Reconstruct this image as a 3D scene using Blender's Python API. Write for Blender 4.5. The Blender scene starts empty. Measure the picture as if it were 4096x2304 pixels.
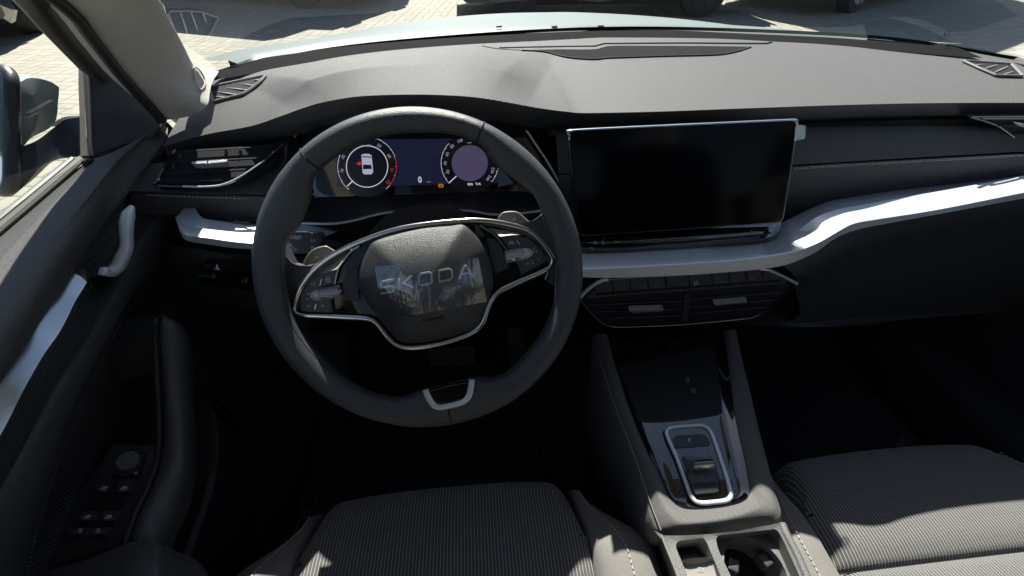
import bpy, bmesh, math, random
import numpy as np
from mathutils import Vector, Matrix, Quaternion
from mathutils.bvhtree import BVHTree
random.seed(4)
SC = bpy.context.scene; COL = SC.collection
R = math.radians
# ------------------------------------------------------------------ camera
CAM = Vector((-.303, -.368, 1.22)); YAW, PITCH, ROLL, FPX = R(5.56), R(42.75), R(-.2), 1662.
_F = Vector((math.sin(YAW)*math.cos(PITCH), math.cos(YAW)*math.cos(PITCH), -math.sin(PITCH)))
_R = Vector((math.cos(YAW), -math.sin(YAW), 0)); _U = _R.cross(_F)
_R2 = _R*math.cos(ROLL)-_U*math.sin(ROLL); _U2 = _R*math.sin(ROLL)+_U*math.cos(ROLL)
cd = bpy.data.cameras.new('camera'); cam = bpy.data.objects.new('camera', cd); COL.objects.link(cam)
cam.matrix_world = Matrix(((_R2.x, _U2.x, -_F.x, CAM.x), (_R2.y, _U2.y, -_F.y, CAM.y), (_R2.z, _U2.z, -_F.z, CAM.z), (0, 0, 0, 1)))
cd.sensor_width = 36; cd.lens = FPX/4096*36; cd.clip_start = .01; cd.clip_end = 300
SC.camera = cam
# ------------------------------------------------------------------ light
SUN = Vector((-.07, 1.0, 1.08)).normalized()
w = bpy.data.worlds.new('World'); SC.world = w; w.use_nodes = True
nt = w.node_tree; bg = nt.nodes['Background']; sky = nt.nodes.new('ShaderNodeTexSky')
sky.sky_type = 'NISHITA'; sky.sun_disc = False
sky.sun_elevation = math.asin(SUN.z); sky.sun_rotation = math.atan2(SUN.x, SUN.y)
nt.links.new(sky.outputs[0], bg.inputs[0]); bg.inputs[1].default_value = .05
sl = bpy.data.lights.new('sun', 'SUN'); sl.energy = 5; sl.angle = R(.53); sl.color = (1, .955, .88)
so = bpy.data.objects.new('sun', sl); COL.objects.link(so); so.rotation_mode = 'QUATERNION'
so.rotation_quaternion = SUN.to_track_quat('Z', 'Y'); so.location = (0, 0, 10)
SC.view_settings.view_transform = 'Standard'; SC.view_settings.look = 'None'
SC.view_settings.gamma = 1; SC.view_settings.exposure = 1.5; SC.view_settings.use_curve_mapping = False
SC.cycles.max_bounces = 8; SC.cycles.transparent_max_bounces = 16; SC.cycles.use_denoising = True
SC.cycles.sample_clamp_indirect = 6

# ------------------------------------------------------------------ helpers
def ray(u, v): return _F + _R2*((u-2048)/FPX) - _U2*((v-1152)/FPX)
def U(u, v, ax, val):                      # where the sight line meets a plane of the car: 'x','y','z' or (point, normal)
    d = ray(u, v)
    if isinstance(ax, str):
        i = 'xyz'.index(ax); return CAM + d*((val-CAM[i])/d[i])
    p, n = ax; return CAM + d*(((p + n*val) - CAM).dot(n)/d.dot(n))
K = {'f': (1, 0, 0), 'c1': (1.26, 0, 0), 'c2': (1.811, 1000, 350), 'c3': (1.6104, 1000, 850), 'c4': (1.3586, 2200, 400),
     'c5': (1.1555, 0, 1050), 'c6': (1.375, 2300, 1250), 'c7': (1.4311, 700, 0), 'c8': (1.5189, 2400, 0),
     'd1': (1.4311, 900, 1700), 'd2': (2.3986, 3100, 1700), 'd3': (3.22, 1300, 500), 'd4': (3.622, 1100, 900),
     'd5': (4.14, 1900, 850), 'd6': (2.576, 2300, 1050), 'd7': (3.22, 200, 1750), 'd8': (3.68, 2600, 2050),
     'e1': (2.07, 0, 0), 'e2': (1.9314, 600, 500), 'e3': (2.07, 0, 1000)}
def px(k, pts): s, a, b = K[k]; return [(a+x/s, b+y/s) for x, y in pts]
def T(k, pts, ax, val=0.):
    q = px(k, pts); n = len(q)
    if isinstance(val, (tuple,)): val = [val[0]+(val[1]-val[0])*i/max(1, n-1) for i in range(n)]
    elif not isinstance(val, list): val = [val]*n
    return [U(u, v, ax, h) for (u, v), h in zip(q, val)]
def catm(p, n, closed=False):
    p = [Vector(a) for a in p]; m = len(p); out = []
    if m == 2 and not closed: return [p[0].lerp(p[1], i/(n-1)) for i in range(n)]
    segs = m if closed else m-1
    def at(s):
        i = min(int(s), segs-1); t = s-i
        if closed: a, b, c, d = p[(i-1) % m], p[i % m], p[(i+1) % m], p[(i+2) % m]
        else: b, c = p[i], p[i+1]; a = p[i-1] if i > 0 else b*2-c; d = p[i+2] if i+2 < m else c*2-b
        return .5*((2*b)+(c-a)*t+(2*a-5*b+4*c-d)*t*t+(3*b-a-3*c+d)*t**3)
    dn = [at(segs*i/(segs*12)) for i in range(segs*12+(0 if closed else 1))]
    if closed: dn.append(dn[0])
    L = [0.]
    for i in range(1, len(dn)): L.append(L[-1]+(dn[i]-dn[i-1]).length)
    j = 0
    for k in range(n):
        s = L[-1]*k/(n if closed else n-1)
        while j < len(L)-2 and L[j+1] < s: j += 1
        f = (s-L[j])/max(1e-9, L[j+1]-L[j]); out.append(dn[j].lerp(dn[j+1], min(1, f)))
    return out
def tag(o, label=None, cat=None, group=None, kind=None):
    if label: o['label'] = label
    if cat: o['category'] = cat
    if group: o['group'] = group
    if kind: o['kind'] = kind
    return o
def thing(name, label, cat, loc, group=None):
    o = bpy.data.objects.new(name, None); COL.objects.link(o); o.location = loc; o.empty_display_size = .05
    return tag(o, label, cat, group)
def link(name, bm, mat, parent=None, smooth=True, angle=40):
    me = bpy.data.meshes.new(name); bm.normal_update(); bm.to_mesh(me); bm.free()
    if smooth:
        me.polygons.foreach_set('use_smooth', [True]*len(me.polygons)); me.set_sharp_from_angle(angle=R(angle))
    o = bpy.data.objects.new(name, me); COL.objects.link(o)
    if mat: me.materials.append(mat)
    if parent:
        o.parent = parent
        if parent.type == 'EMPTY': o.location = -Vector(parent.location)
    return o
def grid_bm(rows, closed=False, bm=None, flip=False):
    bm = bm or bmesh.new(); V = [[bm.verts.new(p) for p in r] for r in rows]; n = len(rows[0])
    for i in range(len(rows)-1):
        for j in range(n if closed else n-1):
            a, b, c, d = V[i][j], V[i][(j+1) % n], V[i+1][(j+1) % n], V[i+1][j]
            try: bm.faces.new((d, c, b, a) if flip else (a, b, c, d))
            except ValueError: pass
    return bm
def catu(p, n):                            # even in the spline parameter, so rows with matching points stay aligned
    p = [Vector(a) for a in p]; m = len(p); out = []
    for k in range(n):
        s = (m-1)*k/(n-1); i = min(int(s), m-2); t = s-i; b, c = p[i], p[i+1]; a = p[i-1] if i > 0 else b*2-c; d = p[i+2] if i+2 < m else c*2-b
        out.append(.5*((2*b)+(c-a)*t+(2*a-5*b+4*c-d)*t*t+(3*b-a-3*c+d)*t**3))
    return out
def loft(rows, n=40, m=6, smooth=True, closed=False, bm=None, par=False):
    rs = [catu(r, n) for r in rows] if par else [catm(r, n, closed) for r in rows]
    if smooth and m > 1 and len(rs) > 2:
        cols = [catm([r[j] for r in rs], (len(rs)-1)*m+1) for j in range(n)]
        rs = [[c[i] for c in cols] for i in range(len(cols[0]))]
    return grid_bm(rs, closed, bm)
def tube_bm(p, r, n=8, closed=False, bm=None, flat=1., up=None, ns=None):
    if ns: p = catm(p, ns, closed)
    p = [Vector(a) for a in p]; m = len(p); rows = []
    prev = None
    for i in range(m):
        a = p[(i-1) % m] if (closed or i > 0) else p[i]; b = p[(i+1) % m] if (closed or i < m-1) else p[i]
        t = (b-a)
        if t.length < 1e-9: t = Vector((1, 0, 0))
        t.normalize()
        ref = Vector(up) if up else (prev or (Vector((0, 0, 1)) if abs(t.z) < .9 else Vector((0, 1, 0))))
        s = t.cross(ref); s = s.normalized() if s.length > 1e-6 else Vector((1, 0, 0)); q = s.cross(t)
        if not up: prev = q
        rr = r[i] if isinstance(r, (list, tuple)) else r
        rows.append([p[i]+s*(math.cos(2*math.pi*k/n)*rr)+q*(math.sin(2*math.pi*k/n)*rr*flat) for k in range(n)])
    if closed: rows.append(rows[0])
    bm = bm or bmesh.new(); V = []
    for i, rw in enumerate(rows):
        V.append(V[0] if (closed and i == len(rows)-1) else [bm.verts.new(q) for q in rw])
    for i in range(len(V)-1):
        for k in range(n): bm.faces.new((V[i][k], V[i][(k+1) % n], V[i+1][(k+1) % n], V[i+1][k]))
    if not closed: bm.faces.new(list(reversed(V[0]))); bm.faces.new(V[-1])
    return bm
def plate_bm(poly, thick, bm=None, bevel=0., seg=2):
    """closed slab: poly is its visible face, thick the vector to its back"""
    b2 = bmesh.new(); t = Vector(thick); top = [b2.verts.new(p) for p in poly]; bot = [b2.verts.new(Vector(p)+t) for p in poly]
    f = b2.faces.new(top); b2.faces.new(list(reversed(bot)))
    m = len(poly)
    for i in range(m): b2.faces.new((top[i], bot[i], bot[(i+1) % m], top[(i+1) % m]))
    if bevel > 0:
        bmesh.ops.bevel(b2, geom=list(f.edges), offset=bevel, segments=seg, affect='EDGES', clamp_overlap=True)
    bmesh.ops.recalc_face_normals(b2, faces=b2.faces)
    bmesh.ops.triangulate(b2, faces=[f for f in b2.faces if len(f.verts) > 4])
    if bm is None: return b2
    me = bpy.data.meshes.new('tmp'); b2.to_mesh(me); b2.free(); bm.from_mesh(me); bpy.data.meshes.remove(me); return bm
def box_bm(c, s, bm=None, rot=None, bevel=0.):
    b2 = bmesh.new(); bmesh.ops.create_cube(b2, size=1)
    for v in b2.verts: v.co = Vector((v.co.x*s[0], v.co.y*s[1], v.co.z*s[2]))
    if bevel: bmesh.ops.bevel(b2, geom=list(b2.edges), offset=bevel, segments=3, affect='EDGES', profile=.6)
    for v in b2.verts:
        p = v.co.copy()
        if rot: p = rot @ p
        v.co = p+Vector(c)
    if bm is None: return b2
    me = bpy.data.meshes.new('tmp'); b2.to_mesh(me); b2.free(); bm.from_mesh(me); bpy.data.meshes.remove(me); return bm
def cyl_bm(a, b, ra, rb=None, n=32, bm=None):
    return tube_bm([a, b], [ra, ra if rb is None else rb], n=n, bm=bm)
FONTS = {}
def text_bm(s, size, depth=.0003, bold=0., ax=1.):
    cu = bpy.data.curves.new('t', 'FONT'); cu.body = s; cu.size = 1; cu.align_x = 'CENTER'; cu.align_y = 'CENTER'; cu.offset = bold; cu.resolution_u = 3
    o = bpy.data.objects.new('t', cu); COL.objects.link(o); dg = bpy.context.evaluated_depsgraph_get()
    me = bpy.data.meshes.new_from_object(o.evaluated_get(dg)); bm = bmesh.new(); bm.from_mesh(me)
    bpy.data.objects.remove(o); bpy.data.curves.remove(cu); bpy.data.meshes.remove(me)
    for v in bm.verts: v.co = Vector((v.co.x*size*ax, v.co.y*size, v.co.z*size))
    return bm
def place_text(bm, s, p, xdir, n, size, bold=0., ax=1.):
    xdir = Vector(xdir).normalized(); n = Vector(n).normalized(); y = n.cross(xdir).normalized(); x = y.cross(n)
    b2 = text_bm(s, size, bold=bold, ax=ax)
    for v in b2.verts: v.co = Vector(p)+x*v.co.x+y*v.co.y+n*.0002
    me = bpy.data.meshes.new('tmp'); b2.to_mesh(me); b2.free(); bm.from_mesh(me); bpy.data.meshes.remove(me); return bm
class Sheet:
    """flat drawing on a plane of the car: strokes and filled shapes given in picture points"""
    def __init__(s, k, pl, h): s.k, s.pl, s.h, s.bm = k, pl, h, bmesh.new()
    def P(s, x, y): return T(s.k, [(x, y)], s.pl, s.h)[0]
    def line(s, pts, wd, closed=False, hh=0):
        n = s.pl[1]; p = [q+n*hh for q in T(s.k, pts, s.pl, s.h)]; m = len(p)
        L, Rr = [], []
        for i in range(m):
            a = p[(i-1) % m] if (closed or i) else p[i]; b = p[(i+1) % m] if (closed or i < m-1) else p[i]
            t = (b-a).normalized(); q = n.cross(t)*wd/2; L.append(s.bm.verts.new(p[i]+q)); Rr.append(s.bm.verts.new(p[i]-q))
        for i in range(m if closed else m-1):
            j = (i+1) % m; s.bm.faces.new((L[i], Rr[i], Rr[j], L[j]))
        return s
    def fill(s, pts, hh=0):
        n = s.pl[1]; f = s.bm.faces.new([s.bm.verts.new(q+n*hh) for q in T(s.k, pts, s.pl, s.h)]); bmesh.ops.triangulate(s.bm, faces=[f]); return s
    def text(s, st, x, y, size, ang=0, bold=0., ax=1.):
        a = s.P(x, y); b = s.P(x+10*math.cos(R(ang)), y-10*math.sin(R(ang))); place_text(s.bm, st, a, b-a, s.pl[1], size, bold, ax); return s
    def done(s, name, mat, par): return link(name, s.bm, mat, par, smooth=False)
def arc(cx, cy, r, a0, a1, n=40, ry=None): return [(cx+r*math.cos(R(a0+(a1-a0)*i/n)), cy-(ry or r)*math.sin(R(a0+(a1-a0)*i/n))) for i in range(n+1)]
def plane(p, a, b):
    n = (Vector(a)-Vector(p)).cross(Vector(b)-Vector(p)).normalized()
    if n.dot(CAM-Vector(p)) < 0: n = -n
    return (Vector(p), n)
def rounded(poly, r, seg=5):
    out = []; m = len(poly); poly = [Vector(p) for p in poly]
    for i in range(m):
        a, b, c = poly[i-1], poly[i], poly[(i+1) % m]; d1 = (a-b); d2 = (c-b); rr = min(r, d1.length*.45, d2.length*.45)
        p, q = b+d1.normalized()*rr, b+d2.normalized()*rr
        for k in range(seg+1):
            t = k/seg; out.append(p*(1-t)**2+b*2*t*(1-t)+q*t*t)
    return out

# ------------------------------------------------------------------ materials
def mat(name, col=(.5, .5, .5), rough=.5, metal=0., spec=.5, coat=0., bump=None, emit=None, sheen=0., var=0., fine=0.):
    m = bpy.data.materials.new(name); m.use_nodes = True; N = m.node_tree.nodes; L = m.node_tree.links; b = N['Principled BSDF']
    b.inputs['Base Color'].default_value = (*col, 1); b.inputs['Roughness'].default_value = rough; b.inputs['Metallic'].default_value = metal
    b.inputs['Specular IOR Level'].default_value = spec; b.inputs['Coat Weight'].default_value = coat; b.inputs['Coat Roughness'].default_value = .03
    b.inputs['Sheen Weight'].default_value = sheen
    if emit: b.inputs['Emission Color'].default_value = (*emit[0], 1); b.inputs['Emission Strength'].default_value = emit[1]
    tc = N.new('ShaderNodeTexCoord')
    if var and fine:
        n1 = N.new('ShaderNodeTexNoise'); n1.inputs['Scale'].default_value = 9; n1.inputs['Detail'].default_value = 6; L.new(tc.outputs['Object'], n1.inputs[0])
        n2 = N.new('ShaderNodeTexNoise'); n2.inputs['Scale'].default_value = 700; n2.inputs['Detail'].default_value = 2; L.new(tc.outputs['Object'], n2.inputs[0])
        r1 = N.new('ShaderNodeMapRange'); r1.inputs[3].default_value = 1-var; r1.inputs[4].default_value = 1+var; L.new(n1.outputs[0], r1.inputs[0])
        r2 = N.new('ShaderNodeMapRange'); r2.inputs[1].default_value = .3; r2.inputs[2].default_value = .7; r2.inputs[3].default_value = 1-fine; r2.inputs[4].default_value = 1+fine; L.new(n2.outputs[0], r2.inputs[0])
        mu = N.new('ShaderNodeMath'); mu.operation = 'MULTIPLY'; L.new(r1.outputs[0], mu.inputs[0]); L.new(r2.outputs[0], mu.inputs[1])
        mx = N.new('ShaderNodeVectorMath'); mx.operation = 'SCALE'; mx.inputs[0].default_value = col; L.new(mu.outputs[0], mx.inputs['Scale']); L.new(mx.outputs[0], b.inputs['Base Color'])
    elif var:
        nz = N.new('ShaderNodeTexNoise'); nz.inputs['Scale'].default_value = 9; nz.inputs['Detail'].default_value = 6; L.new(tc.outputs['Object'], nz.inputs[0])
        rp = N.new('ShaderNodeMapRange'); rp.inputs[3].default_value = 1-var; rp.inputs[4].default_value = 1+var; L.new(nz.outputs[0], rp.inputs[0])
        mx = N.new('ShaderNodeVectorMath'); mx.operation = 'SCALE'; mx.inputs[0].default_value = col; L.new(rp.outputs[0], mx.inputs['Scale']); L.new(mx.outputs[0], b.inputs['Base Color'])
    if bump:
        kind, sc, st = bump[:3]; bp = N.new('ShaderNodeBump'); bp.inputs['Strength'].default_value = st; bp.inputs['Distance'].default_value = .001
        mp = N.new('ShaderNodeMapping'); L.new(tc.outputs['Object'], mp.inputs[0])
        if kind == 'grain':
            t = N.new('ShaderNodeTexVoronoi'); t.inputs['Scale'].default_value = sc; L.new(mp.outputs[0], t.inputs[0]); L.new(t.outputs['Distance'], bp.inputs['Height'])
        elif kind == 'noise':
            t = N.new('ShaderNodeTexNoise'); t.inputs['Scale'].default_value = sc; t.inputs['Detail'].default_value = 4; L.new(mp.outputs[0], t.inputs[0]); L.new(t.outputs[0], bp.inputs['Height'])
        elif kind == 'rib':
            mp.inputs['Rotation'].default_value = bump[3]
            t = N.new('ShaderNodeTexWave'); t.inputs['Scale'].default_value = sc; t.inputs['Distortion'].default_value = bump[4]; t.inputs['Detail'].default_value = 2; t.inputs['Detail Scale'].default_value = .6
            L.new(mp.outputs[0], t.inputs[0]); L.new(t.outputs[1], bp.inputs['Height'])
        elif kind == 'weave':
            t = N.new('ShaderNodeTexWave'); t.inputs['Scale'].default_value = sc; L.new(mp.outputs[0], t.inputs[0])
            t2 = N.new('ShaderNodeTexWave'); t2.inputs['Scale'].default_value = sc; t2.bands_direction = 'Y'; L.new(mp.outputs[0], t2.inputs[0])
            ad = N.new('ShaderNodeMath'); ad.operation = 'MULTIPLY'; L.new(t.outputs[1], ad.inputs[0]); L.new(t2.outputs[1], ad.inputs[1]); L.new(ad.outputs[0], bp.inputs['Height'])
        L.new(bp.outputs[0], b.inputs['Normal'])
    return m
M = {}
M['dash'] = mat('dash_plastic', (.086, .086, .085), .62, spec=.45, bump=('rib', 170, .9, (0, 0, .9), 2.5), var=.06, fine=.28)
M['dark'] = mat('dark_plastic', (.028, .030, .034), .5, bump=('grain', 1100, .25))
M['darkflat'] = mat('black_matt_plastic', (.016, .017, .020), .75, spec=.15)
M['pad'] = mat('dash_pad_cloth', (.042, .043, .047), .7, bump=('rib', 260, .35, (1.57, 0, 0), .3), sheen=.1)
M['leather'] = mat('black_leather', (.048, .051, .057), .44, spec=.5, bump=('grain', 900, .4), var=.12, fine=.22)
M['airbag'] = mat('airbag_leather_grain', (.036, .037, .039), .46, spec=.55, bump=('grain', 1000, .45))
M['armleather'] = mat('armrest_leather', (.062, .066, .075), .42, spec=.5, bump=('grain', 420, .35))
M['gloss'] = mat('piano_black', (.004, .004, .005), .04, spec=1., coat=1.)
M['gloss2'] = mat('spoke_gloss_black', (.004, .004, .005), .08, spec=.35)
M['satin'] = mat('satin_silver_trim', (.60, .63, .67), .36, metal=.4, bump=('rib', 300, .1, (0, 1.57, 0), 0))
M['chrome'] = mat('brushed_chrome', (.62, .61, .59), .2, metal=1)
M['chromed'] = mat('dark_chrome', (.30, .30, .29), .28, metal=1)
M['knurl'] = mat('knurled_metal', (.8, .81, .83), .3, metal=1, bump=('weave', 420, 1.))
M['grey'] = mat('grey_satin_plastic', (.16, .155, .145), .5)
M['cap'] = mat('spoke_cap_satin', (.34, .33, .305), .5)
M['paddle'] = mat('paddle_metal', (.17, .163, .15), .45, metal=.3)
M['button'] = mat('button_black', (.045, .048, .053), .45)
M['white'] = mat('white_print', (.55, .56, .58), .6)
M['dimprint'] = mat('dim_grey_print', (.2, .21, .22), .6)
M['pillar'] = mat('pillar_cloth', (.37, .352, .325), .85, bump=('rib', 150, .22, (0, 0, .35), .3), sheen=.2, var=.04, fine=.12)
M['headliner'] = mat('headliner_cloth', (.36, .34, .31), .9, bump=('noise', 900, .3))
M['rubber'] = mat('window_rubber', (.012, .012, .013), .5)
M['seal'] = mat('felt_seal', (.10, .10, .09), .8, bump=('noise', 700, .6))
M['paint'] = mat('silver_green_paint', (.165, .192, .19), .5, metal=.15, spec=.06, coat=0., var=.02)
M['bodypl'] = mat('mirror_base_plastic', (.02, .022, .025), .4, bump=('grain', 900, .2))
M['carpet'] = mat('black_carpet', (.016, .017, .022), .95, bump=('noise', 800, .8))
M['mat'] = mat('floor_mat_carpet', (.020, .021, .026), .95, bump=('noise', 900, .8))
M['matprint'] = mat('mat_stitched_letters', (.055, .058, .06), .8)
M['thread'] = mat('stitch_thread', (.30, .29, .27), .8)
M['threadw'] = mat('seat_stitch_thread', (.42, .40, .37), .8)
M['threadk'] = mat('black_thread', (.01, .01, .012), .8)
M['sidefab'] = mat('seat_side_fabric', (.155, .149, .139), .9, bump=('weave', 480, .35), sheen=.1, var=.06, fine=.16)
M['tray'] = mat('tray_grained_plastic', (.11, .11, .107), .5, spec=.5, bump=('grain', 900, .5), var=.05, fine=.15)
M['condash'] = mat('console_grained_plastic', (.105, .103, .099), .6, bump=('rib', 230, .6, (0, 0, .6), .35), var=.05, fine=.12)
M['grille'] = mat('speaker_grille', (.03, .031, .033), .95, spec=.05, bump=('weave', 300, 1.))
M['mesh'] = mat('door_speaker_mesh', (.04, .042, .048), .6, bump=('weave', 160, 1.))
M['tyre'] = mat('tyre_rubber', (.022, .022, .023), .75, bump=('noise', 60, .4))
M['alloy'] = mat('alloy_rim', (.45, .46, .47), .3, metal=.9)
M['carblack'] = mat('black_car_paint', (.012, .012, .014), .12, coat=.8)
M['carblue'] = mat('dark_blue_car_paint', (.012, .016, .028), .12, coat=.8)
M['cargrey'] = mat('dark_grey_van_paint', (.03, .031, .034), .15, coat=.8)
M['darkglass'] = mat('tinted_window', (.01, .012, .013), .03, spec=.8)
M['lamp'] = mat('lamp_lens', (.3, .3, .3), .1, spec=.8)
M['pcbg'] = mat('display_black_glass', (.003, .003, .005), .05, spec=.4)
def em(name, c, s): return mat(name, (.002, .002, .002), .2, emit=(c, s), spec=.3)
M['d_bg'] = em('display_backlight', (.03, .036, .11), .09)
M['d_dial'] = em('display_dial_black', (.006, .006, .012), .15)
M['d_white'] = em('display_white', (.75, .72, .85), .26)
M['d_grey'] = em('display_grey', (.5, .5, .6), .2)
M['d_red'] = em('display_red', (.75, .05, .06), .16)
M['d_purple'] = em('display_purple', (.16, .13, .27), .13)
M['d_amber'] = em('display_amber', (.9, .42, .05), .2)
M['d_car'] = em('display_car_body', (.55, .50, .68), .25)
M['green'] = em('green_lit_print', (.05, .5, .12), .012)
M['lit'] = em('lit_print', (.5, .52, .55), .015)
M['screen'] = mat('touchscreen_glass', (.0025, .003, .0045), .10, spec=.06)
M['park_b'] = mat('park_button', (.02, .021, .024), .35)
M['epb'] = mat('parking_brake_switch', (.30, .28, .255), .45)
M['mirglass'] = mat('mirror_glass', (.8, .8, .8), .02, metal=1)
def fabric_stripes():
    m = mat('pinstripe_seat_fabric', (.05, .05, .055), .92, sheen=.15); N = m.node_tree.nodes; L = m.node_tree.links; b = N['Principled BSDF']
    tc = N.new('ShaderNodeTexCoord'); sp = N.new('ShaderNodeSeparateXYZ'); L.new(tc.outputs['Object'], sp.inputs[0])
    def mth(op, a, bb=None, c=None):
        n = N.new('ShaderNodeMath'); n.operation = op
        for i, q in enumerate((a, bb, c)):
            if q is None: continue
            if isinstance(q, (int, float)): n.inputs[i].default_value = q
            else: L.new(q, n.inputs[i])
        return n.outputs[0]
    x = mth('FRACT', mth('MULTIPLY', sp.outputs[0], 1/.0047)); y = mth('FRACT', mth('MULTIPLY', sp.outputs[1], 1/.0022))
    s1 = mth('LESS_THAN', mth('ABSOLUTE', mth('SUBTRACT', x, .5)), .085); s2 = mth('LESS_THAN', y, .62)
    s = mth('MULTIPLY', s1, mth('ADD', mth('MULTIPLY', s2, .5), .5))
    nz = N.new('ShaderNodeTexNoise'); nz.inputs['Scale'].default_value = 700; L.new(tc.outputs['Object'], nz.inputs[0])
    cr = N.new('ShaderNodeMix'); cr.data_type = 'RGBA'; L.new(nz.outputs[0], cr.inputs[0]); cr.inputs[6].default_value = (.022, .025, .031, 1); cr.inputs[7].default_value = (.105, .103, .099, 1)
    mx = N.new('ShaderNodeMix'); mx.data_type = 'RGBA'; L.new(s, mx.inputs[0]); L.new(cr.outputs[2], mx.inputs[6]); mx.inputs[7].default_value = (.34, .325, .30, 1)
    L.new(mx.outputs[2], b.inputs['Base Color'])
    wv = N.new('ShaderNodeTexWave'); wv.inputs['Scale'].default_value = 500; wv.bands_direction = 'DIAGONAL'; L.new(tc.outputs['Object'], wv.inputs[0])
    bp = N.new('ShaderNodeBump'); bp.inputs['Strength'].default_value = .3; bp.inputs['Distance'].default_value = .001; L.new(wv.outputs[1], bp.inputs['Height']); L.new(bp.outputs[0], b.inputs['Normal'])
    return m
M['stripe'] = fabric_stripes()
def paving():
    m = mat('paving_blocks', (.2, .2, .17), .85); N = m.node_tree.nodes; L = m.node_tree.links; b = N['Principled BSDF']
    tc = N.new('ShaderNodeTexCoord'); mp = N.new('ShaderNodeMapping'); mp.inputs['Rotation'].default_value = (0, 0, R(8)); mp.inputs['Scale'].default_value = (1/.22,)*3
    L.new(tc.outputs['Object'], mp.inputs[0]); sp = N.new('ShaderNodeSeparateXYZ'); L.new(mp.outputs[0], sp.inputs[0])
    def mth(op, a, bb=None, c=None):
        n = N.new('ShaderNodeMath'); n.operation = op
        for i, q in enumerate((a, bb, c)):
            if q is None: continue
            if isinstance(q, (int, float)): n.inputs[i].default_value = q
            else: L.new(q, n.inputs[i])
        return n.outputs[0]
    x, y = sp.outputs[0], sp.outputs[1]; fx, fy = mth('FRACT', x), mth('FRACT', y)
    par = mth('MODULO', mth('ABSOLUTE', mth('ADD', mth('FLOOR', x), mth('FLOOR', y))), 2.)
    inv = mth('SUBTRACT', 1., par)
    a = mth('ADD', mth('MULTIPLY', par, fx), mth('MULTIPLY', inv, fy)); c = mth('ADD', mth('MULTIPLY', par, fy), mth('MULTIPLY', inv, fx))
    a2 = mth('FRACT', mth('MULTIPLY', a, 2.)); e1 = mth('MULTIPLY', mth('MINIMUM', a2, mth('SUBTRACT', 1., a2)), .5); e2 = mth('MINIMUM', c, mth('SUBTRACT', 1., c))
    e = mth('MINIMUM', e1, e2)
    jr = N.new('ShaderNodeMapRange'); jr.inputs[1].default_value = .012; jr.inputs[2].default_value = .04; L.new(e, jr.inputs[0])
    cb = N.new('ShaderNodeCombineXYZ'); L.new(mth('FLOOR', x), cb.inputs[0]); L.new(mth('FLOOR', y), cb.inputs[1]); L.new(mth('FLOOR', mth('MULTIPLY', a, 2.)), cb.inputs[2])
    wn = N.new('ShaderNodeTexWhiteNoise'); L.new(cb.outputs[0], wn.inputs[0])
    nz = N.new('ShaderNodeTexNoise'); nz.inputs['Scale'].default_value = 3; nz.inputs['Detail'].default_value = 8; L.new(mp.outputs[0], nz.inputs[0])
    vv = mth('ADD', mth('MULTIPLY', wn.outputs[0], .35), mth('MULTIPLY', nz.outputs[0], .65))
    cr = N.new('ShaderNodeMix'); cr.data_type = 'RGBA'; L.new(vv, cr.inputs[0]); cr.inputs[6].default_value = (.17, .165, .13, 1); cr.inputs[7].default_value = (.30, .285, .23, 1)
    mx = N.new('ShaderNodeMix'); mx.data_type = 'RGBA'; L.new(jr.outputs[0], mx.inputs[0]); mx.inputs[6].default_value = (.11, .105, .09, 1); L.new(cr.outputs[2], mx.inputs[7]); L.new(mx.outputs[2], b.inputs['Base Color'])
    bp = N.new('ShaderNodeBump'); bp.inputs['Strength'].default_value = .5; bp.inputs['Distance'].default_value = .006; L.new(jr.outputs[0], bp.inputs['Height']); L.new(bp.outputs[0], b.inputs['Normal'])
    return m
M['paving'] = paving()
def glass(name, base=.05, tint=(.93, .96, .94), k=.95, rough=0., white=0.):
    m = bpy.data.materials.new(name); m.use_nodes = True; N = m.node_tree.nodes; L = m.node_tree.links; N.remove(N['Principled BSDF'])
    tr = N.new('ShaderNodeBsdfTransparent'); tr.inputs[0].default_value = (*tint, 1); gl = N.new('ShaderNodeBsdfGlossy'); gl.inputs['Roughness'].default_value = rough
    gl.inputs[0].default_value = (1, 1, 1, 1)
    lw = N.new('ShaderNodeLayerWeight'); lw.inputs[0].default_value = .5
    p = N.new('ShaderNodeMath'); p.operation = 'POWER'; p.inputs[1].default_value = 5; L.new(lw.outputs['Facing'], p.inputs[0])
    q = N.new('ShaderNodeMath'); q.operation = 'MULTIPLY_ADD'; q.inputs[1].default_value = k; q.inputs[2].default_value = base; q.use_clamp = True; L.new(p.outputs[0], q.inputs[0])
    mx = N.new('ShaderNodeMixShader'); L.new(q.outputs[0], mx.inputs[0]); L.new(tr.outputs[0], mx.inputs[1]); L.new(gl.outputs[0], mx.inputs[2])
    L.new(mx.outputs[0], N['Material Output'].inputs[0])
    return m, gl
M['windscreen'] = glass('windscreen_glass', .06, (.95, .97, .96), .9)[0]
M['winglass'] = glass('window_glass', .05, (.92, .96, .94), .9)[0]
M['film'], _g = glass('clear_film', .15, (.86, .90, .94), .7, .2)
_N = M['film'].node_tree.nodes; _L = M['film'].node_tree.links
_tc = _N.new('ShaderNodeTexCoord'); _mp = _N.new('ShaderNodeMapping'); _mp.inputs['Scale'].default_value = (1, .35, .35); _nz = _N.new('ShaderNodeTexNoise'); _nz.inputs['Scale'].default_value = 120; _nz.inputs['Detail'].default_value = 5
_bp = _N.new('ShaderNodeBump'); _bp.inputs['Strength'].default_value = 1; _bp.inputs['Distance'].default_value = .0015
_L.new(_tc.outputs['Object'], _mp.inputs[0]); _L.new(_mp.outputs[0], _nz.inputs[0]); _L.new(_nz.outputs[0], _bp.inputs['Height']); _L.new(_bp.outputs[0], _g.inputs['Normal'])

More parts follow.
